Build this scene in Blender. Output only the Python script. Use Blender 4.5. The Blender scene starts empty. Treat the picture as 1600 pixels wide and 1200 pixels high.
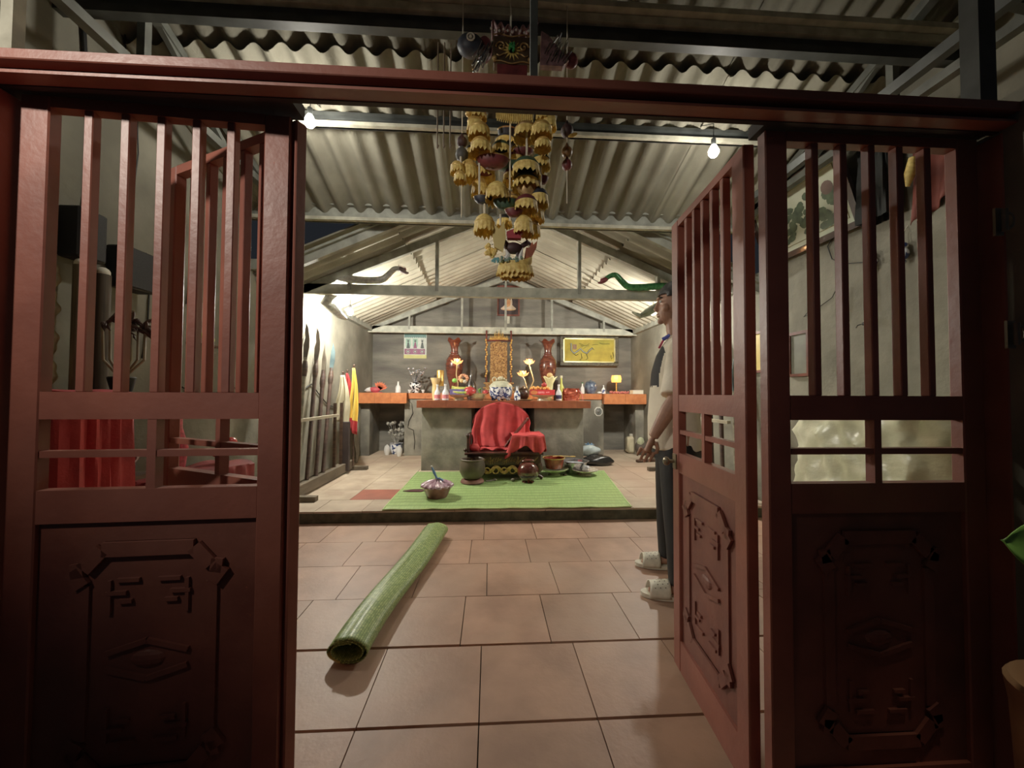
import bpy, math, random
from mathutils import Vector, Matrix, Euler
random.seed(7)
R = math.radians
C = bpy.context.scene.collection
PI = math.pi

# ------------------------------------------------------------------ camera
CAMZ = 1.12
cam_d = bpy.data.cameras.new('camera'); cam = bpy.data.objects.new('camera', cam_d); C.objects.link(cam)
cam_d.sensor_width = 36.0; cam_d.lens = 36.0*600/1600; cam_d.clip_start = 0.02
cam.matrix_world = (Matrix.Translation((0, 0, CAMZ)) @ Matrix.Rotation(-R(3.3), 4, 'Z')
                    @ Matrix.Rotation(R(90+1.5), 4, 'X') @ Matrix.Rotation(0.005, 4, 'Z'))
bpy.context.scene.camera = cam
CM = cam.matrix_world.to_3x3(); CO = Vector((0, 0, CAMZ))

def ray(px, py): return CM @ Vector(((px-800)/600, -(py-600)/600, -1))
def PY(px, py, Y):
    d = ray(px, py); return CO + d*(Y/d.y)
def PZ(px, py, z):
    d = ray(px, py); return CO + d*((z-CAMZ)/d.z)
def PX(px, py, X):
    d = ray(px, py); return CO + d*(X/d.x)

# ------------------------------------------------------------------ materials
def lin(c):
    c = c/255.0
    return c/12.92 if c <= 0.04045 else ((c+0.055)/1.055)**2.4
def col(c, k=0.16):
    r = [lin(v) for v in c]; g = .25*r[0]+.6*r[1]+.15*r[2]
    return (r[0]+(g-r[0])*k, r[1]+(g-r[1])*k, r[2]+(g-r[2])*k, 1)
_mats = {}
def mat(name, c1, c2=None, rough=0.6, metal=0.0, scale=6.0, bump=0.0, bscale=None, emit=None, estr=1.0,
        alpha=None, trans=0.0, spec=0.5, detail=6.0, lo=0.35, hi=0.65, stain=None, coat=0.0, stretch=None, tone=0.0):
    if name in _mats: return _mats[name]
    m = bpy.data.materials.new(name); m.use_nodes = True; nt = m.node_tree; N = nt.nodes; L = nt.links
    b = N['Principled BSDF']
    b.inputs['Roughness'].default_value = rough; b.inputs['Metallic'].default_value = metal
    b.inputs['Specular IOR Level'].default_value = spec
    b.inputs['Coat Weight'].default_value = coat
    if trans: b.inputs['Transmission Weight'].default_value = trans
    if alpha is not None: b.inputs['Alpha'].default_value = alpha
    tc = N.new('ShaderNodeTexCoord'); src = tc.outputs['Object']
    if stretch:
        mp = N.new('ShaderNodeMapping'); mp.inputs['Scale'].default_value = stretch
        L.new(src, mp.inputs['Vector']); src = mp.outputs['Vector']
    if c2 is None: c2 = tuple(v*0.85 for v in c1)
    nz = N.new('ShaderNodeTexNoise'); nz.inputs['Scale'].default_value = scale; nz.inputs['Detail'].default_value = detail
    L.new(src, nz.inputs['Vector'])
    cr = N.new('ShaderNodeValToRGB'); cr.color_ramp.elements[0].position = lo; cr.color_ramp.elements[1].position = hi
    cr.color_ramp.elements[0].color = col(c2); cr.color_ramp.elements[1].color = col(c1)
    L.new(nz.outputs['Fac'], cr.inputs['Fac']); out = cr.outputs['Color']
    if stain:
        n2 = N.new('ShaderNodeTexNoise'); n2.inputs['Scale'].default_value = scale*0.22; n2.inputs['Detail'].default_value = 8
        L.new(src, n2.inputs['Vector'])
        r2 = N.new('ShaderNodeValToRGB'); r2.color_ramp.elements[0].position = 0.48; r2.color_ramp.elements[1].position = 0.66
        r2.color_ramp.elements[0].color = (0, 0, 0, 1); r2.color_ramp.elements[1].color = (1, 1, 1, 1)
        L.new(n2.outputs['Fac'], r2.inputs['Fac'])
        mx = N.new('ShaderNodeMix'); mx.data_type = 'RGBA'
        L.new(r2.outputs['Color'], mx.inputs['Factor']); L.new(out, mx.inputs[6]); mx.inputs[7].default_value = col(stain)
        out = mx.outputs[2]
    if tone:
        at = N.new('ShaderNodeAttribute'); at.attribute_name = 'tone'
        mr = N.new('ShaderNodeMapRange'); mr.inputs[1].default_value = 0; mr.inputs[2].default_value = 1
        mr.inputs[3].default_value = 1-tone; mr.inputs[4].default_value = 1+tone
        L.new(at.outputs['Fac'], mr.inputs[0])
        hs = N.new('ShaderNodeHueSaturation'); L.new(mr.outputs[0], hs.inputs['Value']); L.new(out, hs.inputs['Color'])
        out = hs.outputs['Color']
    L.new(out, b.inputs['Base Color'])
    if bump:
        nb = N.new('ShaderNodeTexNoise'); nb.inputs['Scale'].default_value = bscale or scale*4; nb.inputs['Detail'].default_value = 8
        L.new(src, nb.inputs['Vector'])
        bp = N.new('ShaderNodeBump'); bp.inputs['Strength'].default_value = min(1, bump); bp.inputs['Distance'].default_value = 0.01*max(1, bump)
        L.new(nb.outputs['Fac'], bp.inputs['Height']); L.new(bp.outputs['Normal'], b.inputs['Normal'])
    if emit:
        b.inputs['Emission Color'].default_value = col(emit); b.inputs['Emission Strength'].default_value = estr
    _mats[name] = m
    return m

def mat_weave(name, c1, c2, c3, su, sv, ang=0.0, band=None):
    """woven plastic mat: two crossed waves in UV space"""
    m = bpy.data.materials.new(name); m.use_nodes = True; nt = m.node_tree; N = nt.nodes; L = nt.links
    b = N['Principled BSDF']; b.inputs['Roughness'].default_value = 0.42
    uv = N.new('ShaderNodeUVMap'); mp = N.new('ShaderNodeMapping')
    mp.inputs['Scale'].default_value = (su, sv, 1); mp.inputs['Rotation'].default_value = (0, 0, ang)
    L.new(uv.outputs[0], mp.inputs[0])
    ch = N.new('ShaderNodeTexBrick'); ch.inputs['Scale'].default_value = 1; ch.offset = 0.5
    ch.inputs['Color1'].default_value = col(c1); ch.inputs['Color2'].default_value = col(c2); ch.inputs['Mortar'].default_value = col(c3)
    ch.inputs['Mortar Size'].default_value = 0.05; ch.inputs['Brick Width'].default_value = 1.0; ch.inputs['Row Height'].default_value = 0.5
    L.new(mp.outputs[0], ch.inputs['Vector'])
    out = ch.outputs['Color']
    if band:
        sx = N.new('ShaderNodeSeparateXYZ'); L.new(uv.outputs[0], sx.inputs[0])
        rp = N.new('ShaderNodeValToRGB'); cr = rp.color_ramp
        cr.interpolation = 'CONSTANT'
        cr.elements[0].position = 0; cr.elements[0].color = (0, 0, 0, 1)
        cr.elements[1].position = band[0]; cr.elements[1].color = (1, 1, 1, 1)
        e = cr.elements.new(band[1]); e.color = (0, 0, 0, 1)
        L.new(sx.outputs[1], rp.inputs[0])
        mx = N.new('ShaderNodeMix'); mx.data_type = 'RGBA'; L.new(rp.outputs[0], mx.inputs['Factor'])
        L.new(out, mx.inputs[6]); mx.inputs[7].default_value = col((214, 205, 105)); out = mx.outputs[2]
    L.new(out, b.inputs['Base Color'])
    bp = N.new('ShaderNodeBump'); bp.inputs['Strength'].default_value = 0.8; bp.inputs['Distance'].default_value = 0.003; bp.invert = True
    L.new(ch.outputs['Fac'], bp.inputs['Height']); L.new(bp.outputs[0], b.inputs['Normal'])
    return m

# ------------------------------------------------------------------ mesh builder
class MB:
    def __init__(s, M=None):
        s.v = []; s.f = []; s.mi = []; s.tn = []; s.uv = []; s.m = 0; s.t = 0.5; s.M = M
    def addv(s, p):
        p = Vector(p)
        s.v.append(s.M @ p if s.M else p); return len(s.v)-1
    def face(s, idx, uv=None):
        s.f.append(tuple(idx)); s.mi.append(s.m); s.tn.append(s.t); s.uv.append(uv)
    def box(s, c, d, rot=None, taper=1.0, bev=0.0):
        hx, hy, hz = d[0]/2, d[1]/2, d[2]/2
        Rm = Euler(rot).to_matrix() if rot else None
        b = min(bev, hx*0.9, hy*0.9, hz*0.9)
        def P(x, y, z):
            p = Vector((x, y, z))
            if taper != 1.0 and z > 0: p.x *= taper; p.y *= taper
            if Rm: p = Rm @ p
            return s.addv(Vector(c)+p)
        if b <= 0:
            q = [P(sx*hx, sy*hy, sz*hz) for sz in (-1, 1) for sx, sy in ((-1, -1), (1, -1), (1, 1), (-1, 1))]
            for a in ((3, 2, 1, 0), (4, 5, 6, 7), (0, 1, 5, 4), (1, 2, 6, 5), (2, 3, 7, 6), (3, 0, 4, 7)): s.face([q[i] for i in a])
        else:
            rings = []
            for z, k in ((-hz, b), (-hz+b, 0), (hz-b, 0), (hz, b)):
                x, y = hx-k, hy-k; x2, y2 = hx-max(k, b), hy-max(k, b)
                rings.append([P(px, py, z) for px, py in ((-x2, -y), (x2, -y), (x, -y2), (x, y2), (x2, y), (-x2, y), (-x, y2), (-x, -y2))])
            for a, c2 in zip(rings, rings[1:]):
                for i in range(8): s.face((a[i], a[(i+1) % 8], c2[(i+1) % 8], c2[i]))
            s.face(rings[0][::-1]); s.face(rings[-1])
        return s
    def bar(s, a, b, w, h, up=(0, 0, 1)):
        a = Vector(a); b = Vector(b); d = (b-a); L = d.length; d.normalize()
        u = Vector(up); x = d.cross(u)
        if x.length < 1e-4: x = d.cross(Vector((1, 0, 0)))
        x.normalize(); z = x.cross(d)
        q = []
        for p in (a, b):
            for sx, sz in ((-1, -1), (1, -1), (1, 1), (-1, 1)): q.append(s.addv(p + x*(sx*w/2) + z*(sz*h/2)))
        for f in ((3, 2, 1, 0), (4, 5, 6, 7), (0, 1, 5, 4), (1, 2, 6, 5), (2, 3, 7, 6), (3, 0, 4, 7)): s.face([q[i] for i in f])
        return s
    def tube(s, pts, r, seg=8, cap=True, flat=1.0):
        pts = [Vector(p) for p in pts]; n = len(pts)
        if not hasattr(r, '__len__'): r = [r]*n
        rings = []; px = None
        for i, p in enumerate(pts):
            d = (pts[min(i+1, n-1)]-pts[max(i-1, 0)]).normalized()
            if px is None:
                px = d.cross(Vector((0, 0, 1)))
                if px.length < 0.05: px = Vector((1, 0, 0))
            px = (px - d*px.dot(d)); px.normalize(); pz = px.cross(d)
            rings.append([s.addv(p + px*(math.cos(2*PI*k/seg)*r[i]) + pz*(math.sin(2*PI*k/seg)*r[i]*flat)) for k in range(seg)])
        for a, b in zip(rings, rings[1:]):
            for k in range(seg): s.face((a[k], b[k], b[(k+1) % seg], a[(k+1) % seg]))
        if cap: s.face(rings[0]); s.face(rings[-1][::-1])
        return s
    def lathe(s, prof, c=(0, 0, 0), seg=24, mod=None, sx=1.0, sy=1.0, rot=None, cap=True):
        c = Vector(c); Rm = Euler(rot).to_matrix() if rot else None
        rings = []
        for j, (r, z) in enumerate(prof):
            ring = []
            for k in range(seg):
                a = 2*PI*k/seg; rr, zz = (r, z) if not mod else mod(j, a, r, z)
                p = Vector((math.cos(a)*rr*sx, math.sin(a)*rr*sy, zz))
                if Rm: p = Rm @ p
                ring.append(s.addv(c+p))
            rings.append(ring)
        for a, b in zip(rings, rings[1:]):
            for k in range(seg): s.face((a[k], a[(k+1) % seg], b[(k+1) % seg], b[k]))
        if cap: s.face(rings[0][::-1]); s.face(rings[-1])
        return s
    def ball(s, c, r, seg=14, rings=9, sq=(1, 1, 1), rot=None, fn=None):
        prof = [(r*math.sin(PI*i/rings), -r*math.cos(PI*i/rings)) for i in range(rings+1)]
        prof[0] = (r*0.02, -r); prof[-1] = (r*0.02, r)
        Rm = Euler(rot).to_matrix() if rot else None
        rs = []
        for (rr, z) in prof:
            ring = []
            for k in range(seg):
                a = 2*PI*k/seg; p = Vector((math.cos(a)*rr*sq[0], math.sin(a)*rr*sq[1], z*sq[2]))
                if fn: p = fn(p)
                if Rm: p = Rm @ p
                ring.append(s.addv(Vector(c)+p))
            rs.append(ring)
        for a, b in zip(rs, rs[1:]):
            for k in range(seg): s.face((a[k], a[(k+1) % seg], b[(k+1) % seg], b[k]))
        s.face(rs[0][::-1]); s.face(rs[-1])
        return s
    def grid(s, fn, nu, nv, uvs=(1, 1)):
        idx = [[s.addv(fn(i/nu, j/nv)) for j in range(nv+1)] for i in range(nu+1)]
        for i in range(nu):
            for j in range(nv):
                uv = [((i+a)/nu*uvs[0], (j+b)/nv*uvs[1]) for a, b in ((0, 0), (1, 0), (1, 1), (0, 1))]
                s.face((idx[i][j], idx[i+1][j], idx[i+1][j+1], idx[i][j+1]), uv)
        return s
    def prism(s, poly, o, ux, uy, th):
        """poly 2D outline in plane (ux,uy) at o, extruded th along ux x uy"""
        o = Vector(o); ux = Vector(ux).normalized(); uy = Vector(uy).normalized(); n = ux.cross(uy)
        a = [s.addv(o+ux*p[0]+uy*p[1]) for p in poly]; b = [s.addv(o+ux*p[0]+uy*p[1]+n*th) for p in poly]
        k = len(poly)
        s.face(a[::-1]); s.face(b)
        for i in range(k): s.face((a[i], a[(i+1) % k], b[(i+1) % k], b[i]))
        return s
    def build(s, name, m, parent=None, smooth=False, solid=0.0, sub=0, bevel=0.0):
        vs = s.v
        if parent is not None: org = ORG[parent.name]
        else:
            xs = [p.x for p in vs]; ys = [p.y for p in vs]; zs = [p.z for p in vs]
            org = Vector(((min(xs)+max(xs))/2, (min(ys)+max(ys))/2, min(zs)))
        me = bpy.data.meshes.new(name)
        me.from_pydata([tuple(p-org) for p in vs], [], s.f)
        ms = m if isinstance(m, (list, tuple)) else [m]
        for q in ms: me.materials.append(q)
        me.polygons.foreach_set('material_index', s.mi)
        if smooth: me.polygons.foreach_set('use_smooth', [True]*len(s.f))
        at = me.attributes.new('tone', 'FLOAT', 'FACE'); at.data.foreach_set('value', s.tn)
        if any(u is not None for u in s.uv):
            ul = me.uv_layers.new(name='UVMap'); k = 0
            for f, u in zip(s.f, s.uv):
                for j in range(len(f)):
                    if u is not None: ul.data[k].uv = u[j]
                    k += 1
        me.update(); me.validate()
        o = bpy.data.objects.new(name, me); C.objects.link(o)
        if smooth and not sub:
            me.set_sharp_from_angle(angle=R(42))
        if parent is not None: o.parent = parent; ORG[o.name] = org
        else: o.location = org; ORG[o.name] = org
        if solid:
            q = o.modifiers.new('s', 'SOLIDIFY'); q.thickness = solid; q.offset = 0
        if bevel:
            q = o.modifiers.new('b', 'BEVEL'); q.width = bevel; q.segments = 2; q.limit_method = 'ANGLE'
        if sub:
            q = o.modifiers.new('u', 'SUBSURF'); q.levels = sub; q.render_levels = sub
        return o
ORG = {}
LABELS = []
def tag(o, label, cat, group=None, kind=None):
    o['label'] = label; o['category'] = cat; LABELS.append(label)
    if group: o['group'] = group
    if kind: o['kind'] = kind
    return o
def thing(name, loc, label, cat, group=None):
    o = bpy.data.objects.new(name, None); o.empty_display_size = 0.05; C.objects.link(o); o.location = loc
    ORG[o.name] = Vector(loc); return tag(o, label, cat, group)
def struct(o, label=None):
    o['kind'] = 'structure'
    if label: o['label'] = label
    return o
def sroot(name, loc=(0, 0, 0), label=None):
    o = bpy.data.objects.new(name, None); C.objects.link(o); o.location = loc; ORG[o.name] = Vector(loc)
    return struct(o, label)
def one(mb, name, m, label, cat, group=None, **k):
    return tag(mb.build(name, m, None, **k), label, cat, group)
def jit(a): return random.uniform(-a, a)
def copy_tree(o, parent=None):
    c = o.copy(); C.objects.link(c)
    if parent is not None: c.parent = parent
    for ch in list(o.children): copy_tree(ch, c)
    return c

# ------------------------------------------------------------------ palette
M_conc = mat('old_concrete', (150, 145, 128), (112, 108, 96), rough=0.92, scale=5, bump=0.5, bscale=22, stain=(92, 88, 78))
M_plast = mat('lime_plaster', (138, 134, 116), (108, 105, 90), rough=0.92, scale=3.2, bump=0.5, bscale=16, stain=(94, 90, 76))
M_block = mat('bare_block', (132, 128, 116), (108, 105, 96), rough=0.95, scale=4, bump=0.7, bscale=30, stain=(82, 80, 76), stretch=(0.6, 1, 2.4))
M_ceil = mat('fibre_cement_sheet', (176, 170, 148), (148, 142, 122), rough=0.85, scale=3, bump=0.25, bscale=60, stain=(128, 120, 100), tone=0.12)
M_steel = mat('grey_painted_steel', (160, 162, 148), (124, 126, 114), rough=0.55, scale=9, bump=0.15)
M_steelm = mat('mid_steel', (98, 100, 92), (72, 74, 68), rough=0.55, scale=9)
M_dimsheet = mat('dimmed_sheet', (112, 108, 92), (90, 86, 72), rough=0.9, scale=3, bump=0.25, bscale=60, stain=(80, 76, 62), tone=0.12)  # sheet colour darkened to stand in for weaker light near the front
M_steeld = mat('dark_steel', (62, 66, 64), (40, 43, 42), rough=0.5, scale=9)
M_cream = mat('cream_flange', (205, 202, 178), (165, 160, 138), rough=0.6, scale=12)
M_red = mat('red_oxide_paint', (158, 84, 64), (134, 68, 52), rough=0.42, scale=5, bump=0.12, bscale=40, stain=(140, 82, 70))
M_redin = mat('red_oxide_panel', (134, 72, 56), (112, 56, 44), rough=0.5, scale=7, bump=0.15, bscale=30, stain=(124, 74, 62))
M_tile = mat('terracotta_tile', (184, 138, 110), (160, 118, 94), rough=0.5, scale=5, bump=0.12, bscale=50, stain=(184, 148, 124), tone=0.12)
M_grout = mat('dirty_grout', (70, 66, 50), (48, 46, 36), rough=0.95, scale=20)
M_dust = mat('dusty_pale_tile', (196, 178, 152), (168, 146, 122), rough=0.7, scale=4, bump=0.15, bscale=40, stain=(176, 146, 122), tone=0.08)
M_riser = mat('mossy_step', (92, 90, 70), (58, 58, 46), rough=0.9, scale=10, bump=0.4)
M_gold = mat('gold_leaf', (240, 200, 90), (196, 148, 50), rough=0.4, metal=0.25, scale=40)
M_goldp = mat('gold_fringe', (248, 218, 104), (212, 172, 60), rough=0.55, metal=0.0, scale=60)
M_black = mat('black_thing', (22, 22, 24), (14, 14, 16), rough=0.6)
M_wire = mat('black_cable', (26, 25, 24), (18, 18, 18), rough=0.6)
M_redcloth = mat('red_cloth', (232, 52, 54), (200, 34, 40), rough=0.75, scale=9, bump=0.2, bscale=120)
M_white = mat('white_glaze', (232, 232, 228), (212, 212, 210), rough=0.2, coat=0.4)
M_blueg = mat('blue_white_glaze', (228, 232, 236), (40, 62, 120), rough=0.2, scale=22, lo=0.44, hi=0.5, coat=0.5, detail=2)
M_wood = mat('dark_wood', (84, 56, 38), (54, 34, 22), rough=0.55, scale=6, stretch=(1, 1, 6), bump=0.2)
M_woodr = mat('lacquered_red_wood', (116, 40, 24), (74, 24, 16), rough=0.35, scale=8, coat=0.3)
M_vase = mat('brown_lacquer_vase', (122, 58, 36), (82, 34, 22), rough=0.22, scale=9, coat=0.6, stretch=(1, 1, 3))
M_shelf = mat('altar_tile', (206, 118, 66), (184, 96, 50), rough=0.3, scale=14, coat=0.2)
M_silver = mat('silver_foil', (205, 205, 210), (140, 140, 150), rough=0.22, metal=0.9, scale=30)
M_cotton = mat('off_white_cloth', (226, 218, 196), (200, 192, 168), rough=0.85, scale=12)
def plight(name, loc, power, colr, rad=.03):
    l = bpy.data.lights.new(name, 'POINT'); l.energy = power; l.color = colr; l.shadow_soft_size = rad
    o = bpy.data.objects.new(name, l); C.objects.link(o); o.location = loc; return o
# ================================================================== SETTING
XL, XR, XC = -2.10, 2.62, 0.26
YD, YS, YB = 0.97, 3.43, 7.0       # door plane, step, back wall
ZP = 0.102                          # platform height
TS = 0.41
# front hall floor: real tiles laid row by row over dark grout
mb = MB(); mb.m = 0; mb.box(((XL+XR)/2, 1.2, -0.06), (XR-XL+0.4, 4.8, 0.096))
mb.m = 1
rows = []
y = 1.755
offs = {0: 0.285, 1: 0.40, 2: -0.95, 3: -0.86}
for k in range(4): rows.append((y+k*TS, y+(k+1)*TS, offs[k]))
rows.append((y+4*TS, YS, 0.1))
for k in range(1, 7): rows.append((y-k*TS-0.004, y-(k-1)*TS-0.012, -0.03))
for (y0, y1, off) in rows:
    x = off - math.ceil((off-(XL))/TS)*TS
    while x < XR:
        x0, x1 = max(x, XL), min(x+TS, XR)
        if x1-x0 > 0.03:
            mb.t = random.random(); g = 0.0022
            mb.box(((x0+x1)/2, (y0+y1)/2, -0.009+jit(0.0007)), (x1-x0-2*g, y1-y0-2*g, 0.018), rot=(jit(.0012), jit(.0012), 0))
        x += TS
struct(mb.build('floor', [M_grout, M_tile]))
# raised floor of the rear hall
mb = MB(); mb.m = 0; mb.box(((XL+XR)/2, (YS+YB)/2+0.1, ZP/2-0.012), (XR-XL, YB-YS+0.2, ZP-0.012), bev=0)
mb.m = 2; mb.box(((XL+XR)/2, YS-0.006, 0.043), (XR-XL, 0.03, 0.086), bev=0.006)
r = random.Random(3)
yy = YS-0.02; j = 0
M_redt = mat('red_tile_clean', (168, 84, 58), (150, 74, 54), rough=0.55, scale=6)
while yy < YB:
    y1 = [3.78, 4.17][j] if j < 2 else yy+0.39
    xx = -2.13 if j != 0 else -2.3
    while xx < XR:
        x0, x1 = max(xx, XL), min(xx+0.4, XR); cx, cy = (x0+x1)/2, (yy+min(y1, YB))/2
        if x1-x0 > .03:
            mb.t = r.random(); mb.m = 3 if (j == 1 and abs(cx+1.13) < .1) else 1
            mb.box((cx, cy, ZP-0.008+r.uniform(-.0008, .0008)), (x1-x0-.004, min(y1, YB)-yy-.004, 0.016))
        xx += 0.4
    yy = y1; j += 1
struct(mb.build('floor_raised', [M_grout, M_dust, M_riser, M_redt]))

# ------------------------------------------------------------------ walls
def froof(y): return 3.405-0.35*abs(y-1.5)
def gablewall(name, x0, x1):
    poly = [(0.88, -0.05), (YS+.02, -0.05), (YS+.02, froof(YS)+.02), (1.5, froof(1.5)+.02), (0.88, froof(0.88)+.02)]
    m = MB(); m.prism([(p[0], p[1]) for p in poly], (x0, 0, 0), (0, 1, 0), (0, 0, 1), x1-x0)
    m.box(((x0+x1)/2, (YS+YB)/2+0.02, 1.10), (x1-x0, YB-YS+0.3, 2.36))
    struct(m.build(name, M_plast))
gablewall('wall_left', XL-0.16, XL); gablewall('wall_right', XR, XR+0.16)
def rroof(x): return 3.32-0.45*abs(x-XC)
m = MB(); m.prism([(XL-.1, -.05), (XR+.1, -.05), (XR+.1, rroof(XR)+.02), (XC, rroof(XC)+.02), (XL-.1, rroof(XL)+.02)], (0, YB+.15, 0), (1, 0, 0), (0, 0, 1), 0.15)
struct(m.build('wall_back', M_block))
m = MB(); m.box(((1.43+XR)/2+.1, 0.95, 0.93), (XR-1.43+.36, 0.15, 1.96)); struct(m.build('wall_front_right', M_plast))
m = MB(); m.box(((-1.20+XL)/2-.1, 0.95, 0.93), (-1.20-XL+.2, 0.15, 1.96)); struct(m.build('wall_front_left', M_plast))

# ------------------------------------------------------------------ roofs (corrugated sheets)
def sheet(mb, x0, x1, ya, za, yb, zb, pitch=0.155, amp=0.026, along='y', nv=3, sheetw=0.93):
    """corrugated sheets laid side by side, each lapping a little over its neighbour"""
    ph = jit(1); k0 = 0; xs = x0
    while xs < x1-1e-4:
        xe = min(xs+sheetw+.03, x1); n = max(6, int((xe-xs)/pitch*10)); idx = []; mb.t = (k0*37 % 11)/11; lift = .010*(k0 % 2)
        for i in range(n+1):
            x = xs+(xe-xs)*i/n; c = math.cos(2*PI*x/pitch+ph); w = amp*math.copysign(abs(c)**.85, c)+lift; cv = []
            for k in range(nv+1):
                y = ya+(yb-ya)*k/nv; z = za+(zb-za)*k/nv
                cv.append(mb.addv((x, y, z+w) if along == 'y' else (y, x, z+w)))
            idx.append(cv)
        for i in range(n):
            for k in range(nv): mb.face((idx[i][k], idx[i+1][k], idx[i+1][k+1], idx[i][k+1]))
        xs += sheetw; k0 += 1
m = MB()
sheet(m, XL-.15, XR+.15, 2.26, froof(2.26)-.012, 3.53, froof(3.53)-.0)
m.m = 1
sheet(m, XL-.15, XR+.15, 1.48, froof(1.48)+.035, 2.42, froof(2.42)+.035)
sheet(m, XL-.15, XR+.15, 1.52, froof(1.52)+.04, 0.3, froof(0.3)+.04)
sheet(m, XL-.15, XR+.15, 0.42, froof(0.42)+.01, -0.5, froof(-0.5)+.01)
struct(m.build('ceiling', [mat('front_roof_sheet', (152, 148, 128), (126, 122, 104), rough=0.88, scale=3, bump=0.25, bscale=60, stain=(108, 102, 84), tone=0.12), M_dimsheet], smooth=True))
m = MB()
xs = [(XC, XC-1.3), (XC-1.2, XL-.2)], [(XC, XC+1.3), (XC+1.2, XR+.2)]
for side in xs:
    for k, (a, b) in enumerate(side):
        dz = 0.03 if k == 0 else 0
        sheet(m, 3.50, 7.2, a, rroof(a)+dz, b, rroof(b)+dz, along='x')
struct(m.build('ceiling_rear', M_ceil, smooth=True))

# ------------------------------------------------------------------ steel beams and trusses
n_trim = [0]
def trim(mb, m, label=None, **k):
    n_trim[0] += 1
    return struct(mb.build('trim_%d' % n_trim[0], m, **k), label)
def cbeam(y, z0, z1, x0=XL, x1=XR, d=0.05, fl=0.012, top=False, split=None):
    m = MB(); m.m = 0; m.box(((x0+x1)/2, y, (z0+z1)/2), (x1-x0, d*0.4, z1-z0))
    m.m = 1 if not top else 0; m.box(((x0+x1)/2, y-d*0.35, z0+fl), (x1-x0, d*.9, fl*2))
    m.m = 1 if top else 0; m.box(((x0+x1)/2, y-d*0.35, z1-fl), (x1-x0, d*.9, fl*2))
    return m
trim(cbeam(2.62, 2.915, 3.0), [M_steeld, M_cream])
trim(cbeam(3.44, 2.63, 2.79, d=0.07, fl=0.014), [M_steel, M_cream])
trim(cbeam(1.95, 2.955, 3.095, top=True, fl=.02), [M_steeld, M_cream])
m = MB(); m.box((XC, 1.90, 3.115), (XR-XL, .05, .03)); trim(m, M_cream)
trim(cbeam(1.62, 3.22, 3.30), [M_steel, M_cream])
for sx in (-1.80, 2.32):
    m = MB(); w = 0.05
    m.bar((sx, 0.95, 2.76), (sx, 3.42, 2.76), w, .05)
    m.bar((sx, 1.5, froof(1.5)-.06), (sx, 3.42, froof(3.42)-.06), w, .05)
    m.bar((sx, 1.5, froof(1.5)-.06), (sx, 0.9, froof(0.9)-.06), w, .05)
    m.bar((sx, 2.05, 2.76), (sx, 2.05, froof(2.05)-.06), .04, .04, up=(1, 0, 0))
    m.bar((sx, 1.5, 2.76), (sx, 1.5, froof(1.5)-.06), .04, .04, up=(1, 0, 0))
    m.bar((sx, 2.7, 2.76), (sx, 2.1, froof(2.1)-.06), .03, .03, up=(1, 0, 0))
    trim(m, M_steelm)
# thin post standing on the door lintel
m = MB(); p = PY(834, 60, 0.93); m.box((p.x, 0.93, 2.52), (0.018, 0.018, 1.33)); trim(m, M_steeld)
# corner posts at both ends of the lintel
m = MB(); p = PY(20, 45, 1.12); m.box((p.x, 1.12, 2.3), (0.032, 0.03, 1.7)); trim(m, M_cream)
m = MB(); p = PY(1525, 60, 1.12); m.box((p.x, 1.12, 2.25), (0.05, 0.05, 1.9)); m.box((p.x+.09, 1.16, 2.25), (0.03, 0.03, 1.9)); trim(m, M_steeld)
m = MB(); m.bar((p.x+.3, 1.12, 2.55), (2.0, 3.0, 2.62), .04, .05); m.bar((1.1, 1.3, 2.75), (XR, 1.3, 2.50), .035, .035); trim(m, M_steeld)

def truss(name, y, tz, x0, x1, zx0, zpk, struts, w=0.045, tie=True, light=False):
    t = sroot(name, (XC, y, tz))
    if tie:
        m = MB(); m.m = 2; m.bar((XL, y, tz), (XR, y, tz), w, 0.115); m.m = 1; m.bar((XL, y-.03, tz-.058), (XR, y-.03, tz-.058), .05, .01); m.build('tie_beam', [M_steel, M_cream, mat('pale_steel', (196, 198, 178), (160, 162, 146), rough=.6, scale=9)], t)
    for a in (x0, x1):
        m = MB(); m.bar((a, y, zx0), (XC, y, zpk), w, 0.085)
        if light: m.bar((a, y-.02, zx0+.045), (XC, y-.02, zpk+.045), w*1.4, .02)
        m.build('rafter', M_steel, t)
    for sx in struts:
        a = x0 if sx < XC else x1
        zz = zpk-(zpk-zx0)*abs(sx-XC)/abs(a-XC)
        m = MB(); m.bar((sx, y, tz), (sx, y, zz), .055, .035, up=(1, 0, 0)); m.build('strut', M_steel, t)
truss('roof_truss', 3.56, 2.2, XL, XR, 2.14, 3.20, [], tie=False, light=True, w=.05)
S2 = [PY(x, 430, 4.25).x for x in (547, 683, 905, 1028)]
truss('roof_truss', 4.25, 2.245, XL, XR, 2.20, 3.20, S2)
S3 = [PY(x, 490, 6.75).x for x in (640, 722, 790, 862, 943)]
truss('roof_truss', 6.75, 2.235, XL+.05, XR-.05, 2.26, 3.17, S3)
# wall plates and the two purlins of the rear roof
for a in (XL+.03, XR-.03):
    m = MB(); m.box((a, (3.45+YB)/2, 2.245), (0.07, YB-3.45, 0.09)); trim(m, M_steel)

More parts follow.
